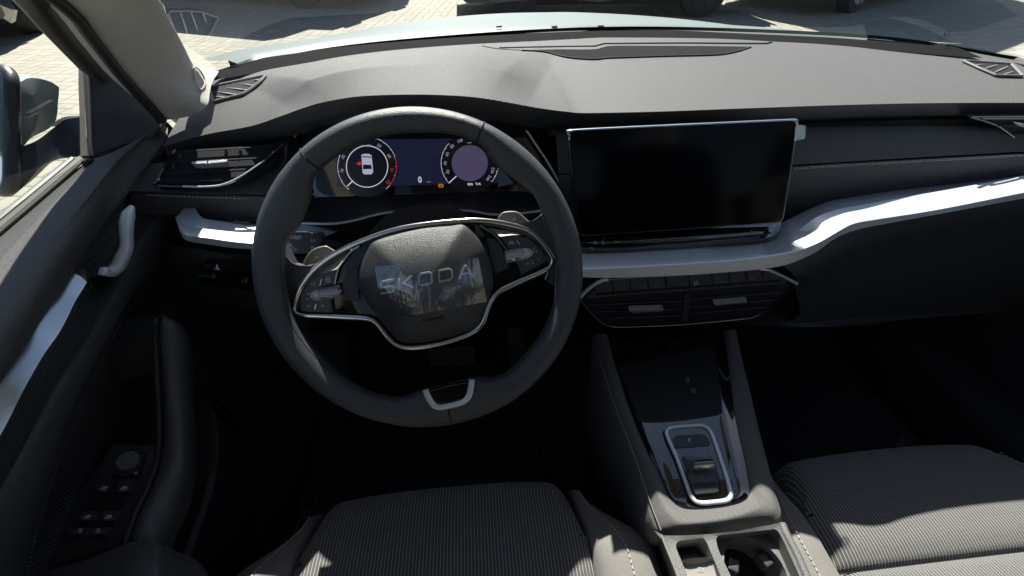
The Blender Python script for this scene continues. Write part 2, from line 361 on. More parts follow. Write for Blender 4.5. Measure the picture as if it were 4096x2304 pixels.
# ------------------------------------------------------------------ setting
bm = bmesh.new()
for a in ((-60, -40), (60, -40), (60, 90), (-60, 90)): bm.verts.new((a[0], a[1], 0))
bm.faces.new(bm.verts); tag(link('paving', bm, M['paving'], smooth=False), kind='structure')

def parked_car(label, loc, rot, L, H, W, paint, rim_r=.33, van=False, rimm=None):
    """length along local x, on its wheels at z=0"""
    t = thing('parked_car', label, 'car', loc); t.rotation_euler = (0, 0, rot)
    def lk(name, bm, m, par=None, **k):
        o = link(name, bm, m, None, **k); o.parent = par or t; return o
    gc = .2 if not van else .26; hb = H*.62; zs = []
    prof = [(-.5, gc+.12, .45), (-.49, .42*H, .5), (-.46, .58*H, .62), (-.36, .61*H, .66), (-.2, .63*H, .68), (0, .63*H, .68), (.2, .63*H, .68), (.36, .62*H, .67), (.46, .6*H, .64), (.495, .45*H, .5), (.5, gc+.12, .45)]
    rows = []
    for i, (xx, zt, _) in enumerate(prof):
        e = abs(xx)/.5; hw = W/2*(1-.10*e**5); z0 = gc+(.1 if e > .97 else 0)
        if van and xx < .3: zt = max(zt, H*.62)
        rows.append([(xx*L, -hw*.92, z0), (xx*L, -hw, z0+.12), (xx*L, -hw, (z0+zt)/2), (xx*L, -hw*.95, zt-.05), (xx*L, -hw*.8, zt), (xx*L, 0, zt+.02), (xx*L, hw*.8, zt), (xx*L, hw*.95, zt-.05), (xx*L, hw, (z0+zt)/2), (xx*L, hw, z0+.12), (xx*L, hw*.92, z0), (xx*L, 0, z0)])
    rows.append([(L/2, 0, gc+.2)]*12); rows.insert(0, [(-L/2, 0, gc+.2)]*12)
    lk('body', grid_bm([r+[r[0]] for r in rows]), paint)
    x0, x1 = (-.47, .36) if van else (-.43, .26)
    cab = []
    for f, z, k in ((0, hb-.03, .94), (.5, hb+(H-hb)*.5, .88), (.93, H-.03, .78), (1, H, .70)):
        a = (x0+(.02 if van else .09)*f)*L; b = (x1-(.06 if van else .16)*f)*L; hw = W/2*k
        cab.append([(a, -hw, z), (a*.6+b*.4, -hw*1.02, z), (b-.1, -hw*.98, z), (b, -hw*.7, z), (b, hw*.7, z), (b-.1, hw*.98, z), (a*.6+b*.4, hw*1.02, z), (a, hw, z)])
    bm = grid_bm([r+[r[0]] for r in cab[:3]]); lk('windows', bm, M['darkglass'])
    bm = grid_bm([[tuple(Vector(p)*1.002) for p in r]+[r[0]] for r in cab[2:]]+[[((x0+x1)/2*L, 0, H+.02)]*9]); lk('roof', bm, paint)
    for sx in (-.31, .31):
        for sy in (-1, 1):
            y = sy*(W/2-.11); wt = lk('wheel', tube_bm([(sx*L, y-.1, rim_r), (sx*L, y-.09, rim_r), (sx*L, y+.09, rim_r), (sx*L, y+.1, rim_r)], [rim_r-.02, rim_r, rim_r, rim_r-.02], n=40), M['tyre'], angle=50)
            b2 = cyl_bm((sx*L, y+sy*.085, rim_r), (sx*L, y+sy*.106, rim_r), rim_r*.66, n=32)
            for k in range(5):
                a = k*2*math.pi/5; box_bm((sx*L+math.cos(a)*rim_r*.33, y+sy*.11, rim_r+math.sin(a)*rim_r*.33), (rim_r*.62, .02, .05), b2, rot=Matrix.Rotation(-a, 3, 'Y'))
            lk('rim', b2, rimm or M['alloy'], wt, angle=30)
            lk('wheel_arch', tube_bm([(sx*L+math.cos(q)*(rim_r+.05), sy*(W/2-.012), rim_r+math.sin(q)*(rim_r+.05)) for q in np.linspace(-.2, math.pi+.2, 24)], .022, n=6), M['darkflat'])
    for sy in (-1, 1): lk('sill_trim', box_bm((0, sy*(W/2-.02), gc+.03), (L*.48, .05, .09), bevel=.01), M['darkflat'])
    lk('chrome_strip', box_bm((0, -W/2-.005, gc+.14), (L*.5, .012, .02), bevel=.004), M['chrome'])
    for sy in (-1, 1):
        lk('headlight', box_bm((L*.488, sy*W*.33, .5*H), (.06, .34, .13), bevel=.02), M['lamp'])
        lk('tail_light', box_bm((-L*.488, sy*W*.34, .52*H), (.06, .26, .15), bevel=.02), mat('tail_lens', (.3, .01, .01), .15))
    return t
parked_car('black car parked side-on ahead of the bonnet, cut by the top of the picture', (1.75, 7.4, 0), 0, 4.4, 1.45, 1.8, M['carblack'], rimm=M['tyre'])
parked_car('dark van standing ahead on the left, only its shadow reaching the picture', (-3.9, 9.2, 0), R(-24), 5.0, 2.6, 1.9, M['cargrey'], van=True)
parked_car('tall dark van ahead on the far right, only its shadow reaching the picture', (6.6, 8.3, 0), R(28), 5.2, 2.7, 2.0, M['cargrey'], van=True)
parked_car('dark blue car beside the driver window, its tyre at the top left corner', (-7.15, 7.15, 0), R(-62), 4.5, 1.65, 1.85, M['carblue'], rim_r=.36)

# ------------------------------------------------------------------ car shell
BN = thing('bonnet', 'silver green car bonnet beyond the windscreen', 'bonnet', (0, 1.2, .9))
rear = px('c7', [(380, 380), (520, 330), (700, 305), (1000, 255), (1400, 220), (1800, 200), (2300, 180)])+px('c8', [(0, 183), (440, 185), (800, 200), (1200, 220), (1500, 235), (1800, 265), (2100, 285)])
sil = px('c7', [(230, 340), (350, 300), (500, 268), (900, 215), (1200, 175), (1500, 150), (1800, 125), (2050, 111), (2400, 106)])+px('c8', [(0, 108), (300, 125), (600, 145), (900, 165), (1150, 190), (1400, 215), (1600, 235), (2000, 268)])
r0 = [U(u, v+3, 'z', .997) for u, v in rear]; r1 = [U(u, v, 'z', .962+.01*(1-abs((u-2400)/1500.)**2)) for u, v in sil]
r1 = [Vector((p.x, min(p.y, 1.75), p.z)) for p in r1]
ra = catm(r0, 30); rb = catm(r1, 30); rd = [Vector((p.x, p.y-.01, .96)) for p in ra]
rm = [a.lerp(b, .5)+Vector((0, 0, .006)) for a, b in zip(ra, rb)]
rc = [Vector((p.x*.98, 1.95-abs(p.x)**2*.25, .80-abs(p.x)**3*.1)) for p in rb]; re_ = [Vector((p.x, p.y+.02, .35)) for p in rc]
link('bonnet_panel', loft([rd, ra, rm, rb, rc, re_], 60, 5), M['paint'], BN, angle=60)
for sx in (-1, 1):
    bm = loft([[(sx*.80, .5, .90), (sx*.80, 1.2, .86), (sx*.78, 1.9, .72)], [(sx*.88, .5, .82), (sx*.9, 1.2, .8), (sx*.84, 1.95, .66)], [(sx*.9, .5, .3), (sx*.91, 1.2, .3), (sx*.86, 1.95, .3)]], 16, 4)
    link('front_wing', bm, M['paint'], BN)
sp = [T('c7', [(1855, 150)], 'z', .975)[0], T('c7', [(2172, 150)], 'z', .975)[0], T('c7', [(2437, 150)], 'z', .975)[0]]

CB = thing('car_body', 'roof, floor and cowl of the car around the cabin', 'car body', (0, -.4, .3))
cow = px('c7', [(250, 400), (500, 360), (760, 325), (1140, 285), (1500, 250), (1880, 222), (2300, 200)])+px('c8', [(0, 205), (600, 208), (1000, 222), (1400, 240), (1800, 272), (2200, 300)])
a0 = [U(u, v, 'z', 1.002) for u, v in cow]; a1 = [U(u, v+1, 'z', 1.001) for u, v in rear]; a2 = [p+Vector((0, .05, -.04)) for p in a1]
link('cowl_panel', loft([[p+Vector((0, -.05, -.004)) for p in a0], a0, a1, a2], 50, 3), mat('cowl_plastic', (.010, .010, .011), .9, spec=.04), CB)
# roof and rear quarters
bm = loft([[(-.50, 0.0, 1.405), (0, .06, 1.425), (.50, 0.0, 1.405)], [(-.54, -.6, 1.45), (0, -.6, 1.475), (.54, -.6, 1.45)], [(-.52, -1.3, 1.44), (0, -1.3, 1.46), (.52, -1.3, 1.44)], [(-.5, -1.8, 1.40), (0, -1.8, 1.42), (.5, -1.8, 1.40)]], 16, 5)
link('roof_panel', bm, M['paint'], CB)
bm = loft([[(-.50, 0.0, 1.375), (0, .05, 1.39), (.50, 0.0, 1.375)], [(-.57, -.6, 1.40), (0, -.6, 1.43), (.57, -.6, 1.40)], [(-.56, -1.3, 1.39), (0, -1.3, 1.42), (.56, -1.3, 1.39)], [(-.5, -1.8, 1.36), (0, -1.8, 1.38), (.5, -1.8, 1.36)]], 16, 5)
link('headliner', bm, M['headliner'], CB)
bm = bmesh.new()
for sx in (-1, 1):
    box_bm((sx*.73, -.55, 1.15), (.05, .13, .62), bm, rot=Matrix.Rotation(sx*.36, 3, 'Y'))
link('door_pillar', bm, M['pillar'], CB)
link('rear_panel', box_bm((0, -2.0, .75), (1.5, .08, .7), box_bm((0, -1.5, .55), (1.3, .5, .5), bevel=.08), bevel=.03), M['darkflat'], CB)
bm = loft([[(-.82, -1.9, .24), (0, -1.9, .24), (.82, -1.9, .24)], [(-.82, .30, .24), (0, .30, .24), (.82, .30, .24)], [(-.82, .62, .42), (0, .62, .42), (.82, .62, .42)], [(-.82, .68, .97), (0, .68, .97), (.82, .68, .97)]], 20, 4, smooth=False)
link('floor_pan', bm, M['carpet'], CB)
for sx in (-1, 1):
    link('sill', box_bm((sx*.80, -.5, .33), (.12, 2.6, .18), bevel=.03), M['carpet'], CB)

for sx in (-1, 1):
    link('rear_side', box_bm((sx*.86, -1.45, .66), (.08, 1.1, .66), bevel=.02), M['dark'], CB)
    link('rear_pillar', box_bm((sx*.68, -1.75, 1.15), (.06, .5, .6), rot=Matrix.Rotation(sx*.36, 3, 'Y'), bevel=.01), M['pillar'], CB)
    link('parcel_shelf', box_bm((sx*.35, -1.8, .98), (.69, .5, .04), bevel=.01), M['darkflat'], CB)

# ------------------------------------------------------------------ dashboard
DB = thing('dashboard', 'dark grey textured dashboard with silver strip, sunlit along its top', 'dashboard', (0, .25, .85))
brow = [(640, 590, .955), (813, 540, .968), (1000, 505, .985), (1110, 469, 1.006), (1243, 422, 1.027), (1353, 397, 1.041), (1469, 383, 1.048), (1663, 378, 1.051), (1828, 383, 1.048), (1939, 394, 1.040), (2049, 413, 1.027), (2160, 433, 1.012), (2270, 447, 1.003), (2350, 452, .999), (2642, 446, 1.001), (2936, 435, .999), (3304, 422, .995), (3672, 413, .989), (4096, 411, .982), (4450, 413, .975)]
cowl = [(835, 318, .99), (966, 276, .995), (1050, 260, 1.0), (1231, 236, 1.0), (1497, 205, 1.0), (1748, 184, 1.0), (2014, 168, 1.0), (2307, 155, 1.0), (2500, 147, 1.0), (2795, 146, 1.0), (3058, 154, 1.0), (3322, 163, 1.0), (3585, 177, .998), (3848, 197, .995), (4000, 215, .99), (4300, 262, .985)]
def by_x(p, xs):
    p = catm(p, 400); X = [q.x for q in p]
    return [Vector((x, np.interp(x, X, [q.y for q in p]), np.interp(x, X, [q.z for q in p]))) for x in xs]
B = [U(u, v, 'z', z) for u, v, z in brow]; Cw = [U(u, v, 'z', z) for u, v, z in cowl]
NX = 240; XS = np.linspace(-.76, .84, NX); Bx = by_x(B, XS); Cx = by_x(Cw, XS)
def sstep(a, b, x): t = max(0, min(1, (x-a)/(b-a))); return t*t*(3-2*t)
NT = 64; ts = np.linspace(0, 1, NT); rows = []
for t in ts:
    r = []
    for i, x in enumerate(XS):
        p = Bx[i].lerp(Cx[i], t)
        xl = -.539-.080*(t-.24)/.34; xr = -.251+.066*(t-.22)/.48
        hood = max(0, min(1, (x-xl+.055)/.055))*max(0, min(1, (xr+.055-x)/.055))
        hh_ = .018*min(1, t/.22) if t < .22 else (.018-.005*(t-.22)/.28 if t < .5 else .013*max(0, 1-(t-.5)/.42))
        z = p.z + hood*hh_ + .005*math.sin(math.pi*min(1, t*1.1))*(1-hood)
        z -= 0
        r.append(Vector((p.x, p.y, z)))
    rows.append(r)
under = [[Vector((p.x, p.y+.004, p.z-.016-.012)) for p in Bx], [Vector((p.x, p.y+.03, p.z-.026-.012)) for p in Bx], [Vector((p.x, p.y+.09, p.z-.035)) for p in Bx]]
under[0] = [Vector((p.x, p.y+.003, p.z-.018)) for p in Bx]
bmd = grid_bm(rows); dtop = link('dash_top', bmd, M['dash'], DB, angle=60)
link('brow_underside_shade', grid_bm(list(reversed(under))+[rows[0]]), M['dark'], DB, angle=60)  # underside of the dash brow; its shade is put into the colour as darker plastic
dend = bmesh.new(); dend.from_mesh(dtop.data); BV = BVHTree.FromBMesh(dend)
def on(u, v, lift=.0012, tree=None):
    d = ray(u, v).normalized(); h, n, i, s = (tree or BV).ray_cast(CAM, d)
    if h is None: return None
    if n.dot(d) > 0: n = -n
    return h+n*lift
def onT(k, pts, lift=.0012, dense=0, tree=None):
    q = px(k, pts)
    if dense:
        qq = catm([Vector((a, b, 0)) for a, b in q], dense); q = [(a.x, a.y) for a in qq]
    return [p for p in (on(u, v, lift, tree) for u, v in q) if p]
def ribbon(pts, wd, bm=None, up=(0, 0, 1), th=.0006):
    return tube_bm(pts, wd/2, n=6, bm=bm, flat=th/wd*2, up=up)
# right dash end
# speaker grille and demister slot in the middle
tpx = px('c7', [(1975, 291), (2200, 287), (2400, 286)])+px('c8', [(60, 284), (300, 283), (600, 284), (922, 288)])
bpx = px('c7', [(1985, 292), (2110, 300), (2250, 333), (2400, 344)])+px('c8', [(60, 357), (400, 346), (700, 338), (820, 320), (915, 290)])
tq, bq = catm([Vector((a, b, 0)) for a, b in tpx], 60), catm([Vector((a, b, 0)) for a, b in bpx], 60)
gl_rows = [[on(p.lerp(q, k/7).x, p.lerp(q, k/7).y, .0015) for p, q in zip(tq, bq)] for k in range(8)]
link('speaker_grille', grid_bm(gl_rows), M['grille'], DB)
link('grille_edge', tube_bm(gl_rows[7], .0014, n=6), M['rubber'], DB)
bm = tube_bm(onT('c7', [(1860, 276), (2200, 268), (2400, 266)], .001, 12)+onT('c8', [(20, 267), (500, 264), (1010, 267), (1040, 257)], .001, 16), .0034, n=6, flat=.5)
link('demister_slot', bm, M['rubber'], DB)
bm = tube_bm(onT('c7', [(1760, 265), (1850, 281), (2000, 290)], .001, 8), .0016, n=6, flat=.5); link('slot_edge', bm, M['dash'], DB)
# corner demister vents
def slat_vent(k, outline, slats, fin_axis, name='corner_vent'):
    o = onT(k, outline, .001); o = rounded(o, .003, 3)
    f = link(name, plate_bm([p+Vector((0, 0, .0012)) for p in o], (0, 0, -.004)), M['darkflat'], DB, angle=30)
    link('vent_frame', tube_bm([p+Vector((0, 0, .002)) for p in o], .0022, n=6, closed=True), M['grey'], f)
    for a, b in slats:
        p = onT(k, [a, b], .003)
        if len(p) == 2: link('vent_slat', tube_bm([p[0], p[0].lerp(p[1], .5), p[1]], [.0006, .0022, .0012], n=8, flat=.6), M['grey'], f)
    return f
slat_vent('c7', [(203, 508), (525, 440), (495, 475), (440, 520), (390, 552), (225, 592)], [((232, 562), (312, 572)), ((238, 535), (372, 555)), ((300, 512), (425, 528)), ((385, 490), (462, 502)), ((455, 467), (500, 472))], None)
slat_vent('c8', [(2198, 378), (2490, 398), (2560, 472), (2400, 468), (2300, 425)], [((2262, 408), (2320, 402)), ((2315, 432), (2405, 405)), ((2372, 458), (2468, 415)), ((2432, 466), (2500, 446))], None)

# faces below the brow
def rowv(k, pts, ys): return T(k, pts, 'y', ys)
tuck = lambda xs, dy, dz: [Vector((x, np.interp(x, XS, [p.y for p in Bx])+dy, np.interp(x, XS, [p.z for p in Bx])+dz)) for x in xs]
padR = [tuck([-.19, -.02, .2, .45, .86], .05, -.046), tuck([-.19, -.02, .2, .45, .86], .018, -.044),
        rowv('c4', [(20, 160), (600, 160), (1340, 150), (2290, 150), (2800, 150)], .246),
        rowv('c4', [(35, 235), (600, 235), (1340, 222), (2290, 226), (2800, 228)], .225),
        rowv('c4', [(45, 400), (600, 385), (1320, 352), (2000, 312), (2576, 280), (2800, 268)], .205)]
link('padded_panel', loft(padR, 60, 5), M['pad'], DB)
padR2 = [rowv('c4', [(45, 408), (600, 393), (1320, 360), (2000, 320), (2576, 289), (2800, 277)], .209),
         rowv('c4', [(45, 414), (600, 399), (1320, 367), (2000, 327), (2576, 296), (2800, 284)], .203),
         rowv('c4', [(45, 500), (600, 485), (1310, 450), (2000, 400), (2576, 350), (2800, 330)], .200),
         rowv('c4', [(45, 640), (600, 640), (1290, 645), (1500, 560), (1650, 528), (1900, 492), (2200, 458), (2576, 413), (2800, 390)], .205)]
link('padded_panel', loft(padR2, 60, 5), M['pad'], DB)
def stitches(pts, step, r, name, m, par, dash=.6, zoff=(0, 0, 0)):
    p = catm(pts, 600); L = sum((p[i+1]-p[i]).length for i in range(599)); n = max(2, int(L/step)); q = catm(pts, n*5+1); bm = bmesh.new()
    for i in range(n):
        a, b = q[i*5], q[i*5+3]; tube_bm([a+Vector(zoff), b+Vector(zoff)], r, n=5, bm=bm)
    return link(name, bm, m, par)
stitches(rowv('c4', [(1320, 376), (2000, 336), (2576, 304), (2800, 292)], .2025), .0052, .0011, 'stitching', M['thread'], DB, zoff=(0, -.0012, .001))
stitches(rowv('c4', [(1320, 369), (2000, 329), (2576, 297), (2800, 285)], .2025), .0052, .0007, 'stitching', M['thread'], DB, zoff=(0, -.0012, .001))
padL = [tuck([-.82, -.76, -.70, -.62, -.575], .05, -.044), tuck([-.82, -.76, -.70, -.62, -.575], .018, -.042),
        rowv('e2', [(-250, 300), (-50, 300), (300, 300), (700, 300), (1050, 290)], .255),
        rowv('e2', [(-250, 490), (0, 490), (300, 500), (650, 508), (950, 510)], [.19, .19, .19, .195, .20]),
        rowv('e2', [(-250, 515), (0, 517), (300, 530), (650, 540), (950, 546)], [.19, .19, .19, .195, .20])]
link('hood_lining', loft([tuck([-.60, -.45, -.3, -.15], .05, -.03), [Vector((x, .34, .90)) for x in (-.60, -.45, -.3, -.15)], [Vector((x, .34, .75)) for x in (-.60, -.45, -.3, -.15)]], 20, 1), M['darkflat'], DB)
link('padded_panel', loft(padL, 50, 5), M['pad'], DB)
padL2 = [rowv('e2', [(-150, 522), (0, 524), (440, 540), (950, 555), (1000, 557)], [.194, .194, .194, .20, .22]),
         rowv('e2', [(-150, 530), (0, 530), (440, 547), (950, 562), (1000, 564)], [.188, .188, .188, .195, .22]),
         rowv('e2', [(-150, 610), (0, 610), (440, 625), (950, 650), (1000, 652)], .188),
         rowv('e2', [(-150, 685), (0, 690), (300, 705), (900, 762), (1000, 768)], .19)]
link('padded_panel', loft(padL2, 50, 5), M['pad'], DB)
stitches(rowv('e2', [(-20, 543), (440, 561), (930, 576)], [.1875, .1875, .194]), .0052, .001, 'stitching', M['thread'], DB, zoff=(0, -.001, .001))

# silver strips
sT = px('c4', [(100, 800), (230, 800), (700, 780), (1150, 752), (1245, 712), (1300, 655), (1350, 625), (1500, 556), (1650, 526), (1900, 490), (2200, 456), (2576, 410), (2900, 375)])
sC = px('c4', [(100, 918), (300, 912), (700, 890), (1000, 870), (1250, 838), (1340, 818), (1450, 775), (1550, 718), (1650, 667), (1800, 640), (2100, 593), (2576, 500), (2900, 440)])
sB = px('c4', [(100, 958), (300, 966), (700, 954), (1100, 924), (1270, 899), (1370, 863), (1450, 823), (1560, 747), (1680, 702), (1850, 668), (2200, 604), (2576, 534), (2900, 470)])
n = 13; yT = [.135, .135, .135, .14, .15, .165, .18, .19, .197, .20, .202, .203, .20]; yC = [.066, .066, .066, .067, .068, .07, .074, .079, .086, .093, .102, .116, .122]
Tt = [U(u, v, 'y', y) for (u, v), y in zip(sT, yT)]; Cc = [U(u, v, 'y', y) for (u, v), y in zip(sC, yC)]; Bb = [U(u, v, 'y', y+.002) for (u, v), y in zip(sB, yC)]
def strip(Tt, Cc, Bb, nn=90):
    t, c, b = catm(Tt, nn), catm(Cc, nn), catm(Bb, nn)
    c1 = [p+(q-p).normalized()*.004 for p, q in zip(c, t)]; c2 = [p+(q-p).normalized()*.002 for p, q in zip(c, b)]
    bk = [p+Vector((0, .05, .002)) for p in b]
    return loft([[p+Vector((0, .012, -.014)) for p in t], t, c1, c2, b, bk], nn, 1)
link('silver_strip', strip(Tt, Cc, Bb), M['satin'], DB, angle=35)
lT = px('e2', [(196, 702), (300, 709), (500, 730), (840, 768)])+px('d4', [(300, 48), (990, 45)])
lC = px('e2', [(198, 712), (262, 835), (420, 862), (820, 905)])+px('d4', [(400, 140), (960, 72)])
lB = px('e2', [(198, 722), (258, 872), (400, 915), (820, 958)])+px('d4', [(500, 235), (1000, 62)])
LT = [U(u, v, 'y', y) for (u, v), y in zip(lT, [.178, .183, .185, .185, .19, .21])]; LC = [U(u, v, 'y', y) for (u, v), y in zip(lC, [.17, .115, .11, .11, .15, .20])]; LB = [U(u, v, 'y', y) for (u, v), y in zip(lB, [.165, .117, .112, .112, .15, .20])]
link('silver_strip', strip(LT, LC, LB, 60), M['satin'], DB, angle=35)

# knee panel and glovebox
kn = [rowv('e2', [(60, 700), (110, 900), (400, 960), (820, 1010), (1900, 1020), (2600, 1020)], [.2, .16, .15, .15, .17, .17]),
      rowv('e2', [(60, 960), (110, 990), (400, 1030), (820, 1080), (1900, 1090), (2600, 1100)], [.18, .15, .135, .13, .15, .17]),
      rowv('e2', [(60, 1100), (110, 1120), (400, 1180), (820, 1230), (1900, 1250), (2600, 1250)], [.18, .16, .15, .15, .17, .18]),
      rowv('e2', [(60, 1350), (110, 1370), (400, 1400), (820, 1420), (1900, 1430), (2600, 1430)], [.24, .2, .19, .19, .2, .2]),
      rowv('e2', [(60, 1420), (110, 1430), (400, 1450), (820, 1460), (1900, 1460), (2600, 1460)], [.4, .4, .4, .4, .4, .4])]
link('knee_panel', loft(kn, 40, 4), M['dark'], DB)
gb = [[p+Vector((0, .01, -.002)) for p in catm(Bb[4:], 20)], T('c4', [(1330, 960), (1420, 925), (1540, 845), (1680, 775), (1900, 725), (2576, 590), (2900, 520)], 'y', [.09, .09, .09, .095, .11, .125, .13]),
      T('c4', [(1330, 1020), (1450, 990), (1600, 940), (1800, 880), (2100, 820), (2576, 720), (2900, 650)], 'y', .155), T('c4', [(1330, 1200), (1500, 1200), (1800, 1200), (2100, 1150), (2576, 1100), (2900, 1050)], 'y', .165),
      [(.18, .18, .60), (.3, .18, .58), (.5, .18, .58), (.86, .18, .58)], [(.18, .45, .58), (.3, .45, .57), (.5, .45, .57), (.86, .45, .57)]]
link('glovebox_panel', loft(gb, 50, 5), M['dark'], DB)
link('dash_core', box_bm((0.03, .44, .80), (1.56, .18, .28), bevel=.02), M['darkflat'], DB)
# light switches left of the column
LP = plane(*T('e2', [(370, 1110), (800, 1150), (370, 1240)], 'y', [.135, .12, .15]))
link('light_switch_panel', plate_bm(rounded(T('e2', [(372, 1105), (860, 1150), (870, 1285), (395, 1235)], LP, .006), .006), LP[1]*-.02, bevel=.001), M['gloss'], DB, angle=30)
s = Sheet('e2', LP, .008); s.text('AUTO', 424, 1166, .0062, -3, .03, 1.25); s.done('lit_print', M['green'], DB)
s = Sheet('e2', LP, .008); s.line(arc(492, 1172, 8, 0, 360), .0006)
for k in range(8): a = k*45; s.line([(492+12*math.cos(R(a)), 1172+12*math.sin(R(a))), (492+18*math.cos(R(a)), 1172+18*math.sin(R(a)))], .0006)
s.line([(716, 1196), (726, 1196)]+arc(724, 1208, 12, 90, -90, 8)+[(716, 1220)], .0007, closed=True)
for k in range(3): s.line([(738, 1200+8*k), (748, 1198+8*k)], .0007)
s.line([(743, 1195), (743, 1222)], .0007); s.done('switch_symbols', M['lit'], DB)

# driver side vent
VP = plane(*T('e2', [(100, 450), (900, 440), (500, 170)], 'y', [.19, .2, .245]))
vo = T('e2', [(190, 195), (1000, 150), (1105, 78), (960, 215), (860, 300), (700, 405), (560, 462), (400, 478), (60, 470), (60, 425)], VP, .002)
vent = thing('air_vent', 'wide black air vent on the dashboard left of the steering wheel', 'air vent', vo[0])
link('housing', plate_bm(vo, VP[1]*-.03, bevel=.001), M['darkflat'], vent, angle=30)
link('vent_frame', tube_bm(T('e2', [(190, 192), (62, 425), (60, 468), (400, 476), (560, 462), (700, 402), (860, 300), (965, 210), (1105, 80)], VP, .006), .0022, n=8, ns=60), M['gloss'], vent)
link('vent_frame', tube_bm(T('e2', [(255, 474), (420, 476), (560, 460), (700, 398), (860, 292), (880, 276)], VP, .0075), .0013, n=8, ns=40), M['satin'], vent)
for a, b in (((205, 208), (985, 162)), ((150, 292), (860, 254)), ((110, 376), (740, 343)), ((90, 440), (560, 425))):
    link('vent_slat', tube_bm(T('e2', [a, b], VP, .006), .0017, n=8, flat=.5), M['darkflat'], vent)
for a, b in (((235, 225), (225, 260)), ((590, 190), (585, 230)), ((190, 305), (175, 340)), ((700, 200), (690, 235)), ((480, 310), (470, 345))):
    link('vent_vane', tube_bm(T('e2', [a, b], VP, .003), .002, n=6), M['dark'], vent)
link('vent_tab', plate_bm(rounded(T('e2', [(316, 286), (455, 276), (594, 264), (596, 280), (585, 284), (450, 296), (325, 300)], VP, .014), .002), VP[1]*-.01, bevel=.0006), M['knurl'], vent, angle=30)
link('vent_tab', tube_bm(T('e2', [(446, 276), (446, 297)], VP, .0145), .0008, n=6), M['chrome'], vent)
# passenger side vent, mostly out of the picture
VQ = plane(*T('c4', [(2290, 100), (2576, 250), (2576, 100)], 'y', .235))
vo = T('c4', [(2290, 96), (2430, 145), (2590, 250), (2760, 260), (2860, 96)], VQ, .0)
v2 = thing('air_vent', 'black air vent at the far right end of the dashboard', 'air vent', vo[1])
link('housing', plate_bm(vo, VQ[1]*-.03, bevel=.001), M['darkflat'], v2, angle=30)
for a, b in (((2350, 104), (2800, 104)), ((2440, 140), (2800, 135)), ((2520, 185), (2800, 178)), ((2560, 225), (2800, 220))):
    link('vent_slat', tube_bm(T('c4', [a, b], VQ, .004), .0022, n=8, flat=.5), M['dark'], v2)
link('vent_tab', plate_bm(T('c4', [(2540, 128), (2680, 150), (2680, 166), (2560, 146)], VQ, .012), VQ[1]*-.008, bevel=.0006), M['knurl'], v2, angle=30)
link('vent_frame', tube_bm(T('c4', [(2285, 94), (2430, 143), (2576, 242), (2700, 270)], VQ, .003), .0018, n=8, ns=30), M['gloss'], v2)

# ------------------------------------------------------------------ pillars and windscreen
mx_ = lambda p: Vector((.04-p[0], p[1], p[2]))
pr = T('e1', [(1310, 0), (1340, 60), (1430, 230), (1500, 360), (1585, 520), (1680, 600), (1800, 595)], 'x', [-.66, -.665, -.68, -.70, -.725, -.735, -.735])
pl_ = T('e1', [(530, 0), (800, 300), (1000, 560), (1200, 790), (1320, 920), (1378, 995)], 'x', [-.725, -.735, -.745, -.755, -.76, -.76])
pr = [Vector((-.56, -.04, 1.37)), Vector((-.62, .12, 1.245))]+pr; pl_ = [Vector((-.60, -.14, 1.37)), Vector((-.68, .04, 1.25))]+pl_
a, b = catm(pr, 40), catm(pl_, 40)
foot = T('e1', [(1812, 590), (1750, 700), (1720, 860), (1650, 930), (1520, 975), (1390, 992)], 'x', [-.735, -.71, -.70, -.715, -.74, -.758])
rows = []
for f, o in ((-.12, -.03), (0, 0), (.12, .014), (.35, .024), (.65, .022), (.88, .010), (1, 0), (1.08, -.02)):
    rows.append([p.lerp(q, f)+Vector((o*.95, -o*.25, -o*.1)) for p, q in zip(a, b)])
# foot of the trim spreads on to the dashboard
def foot_fix(rows):
    n = len(rows)
    for i, r in enumerate(rows):
        f = i/(n-1); fp = catm(foot, 41)[int(f*40)]
        for j in range(34, 40):
            t = (j-33)/6; r[j] = r[j].lerp(fp, t*t*(3-2*t))
    return rows
rows = foot_fix(rows)
PT = thing('pillar_trim', 'light grey ribbed cloth windscreen pillar trim at the left, beside the door mirror', 'pillar trim', rows[3][30])
link('trim_cover', loft(rows, 40, 4), M['pillar'], PT, angle=70)
air = onT('e1', [(1590, 560), (1600, 650), (1660, 750), (1690, 720), (1680, 650), (1630, 570)], .002, tree=BVHTree.FromBMesh((lambda b: (b.from_mesh(PT.children[0].data), b)[1])(bmesh.new())))
if len(air) > 3: link('airbag_mark', tube_bm(air, .0012, n=6, closed=True, ns=40), M['pillar'], PT)
PT2 = thing('pillar_trim', 'light cloth windscreen pillar trim at the far right edge of the picture', 'pillar trim', mx_(rows[3][30]))
link('trim_cover', loft([[mx_(p) for p in r] for r in rows], 40, 4), M['pillar'], PT2, angle=70)
sealp = [p+Vector((-.004, -.004, .0)) for p in pl_]
link('pillar_seal', tube_bm(sealp, .007, n=10, ns=50), M['rubber'], PT); link('pillar_seal', tube_bm([mx_(p) for p in sealp], .007, n=10, ns=50), M['rubber'], PT2)
for sx, P_ in ((1, PT), (-1, PT2)):
    q_ = [Vector((-.845, .52, .90)), Vector((-.835, .44, 1.0)), Vector((-.782, .31, 1.13)), Vector((-.708, .15, 1.245)), Vector((-.63, -.04, 1.375)), Vector((-.60, -.6, 1.43))]
    link('outer_pillar', tube_bm([p if sx > 0 else mx_(p) for p in catm(q_, 30)], .034, n=10, flat=.8), M['paint'], CB)
base = [Vector((-.765, .47, .990)), Vector((-.60, .61, .999)), Vector((-.3, .70, 1.002)), Vector((.02, .735, 1.004)), Vector((.34, .70, 1.002)), Vector((.64, .61, .999)), Vector((.81, .47, .990))]
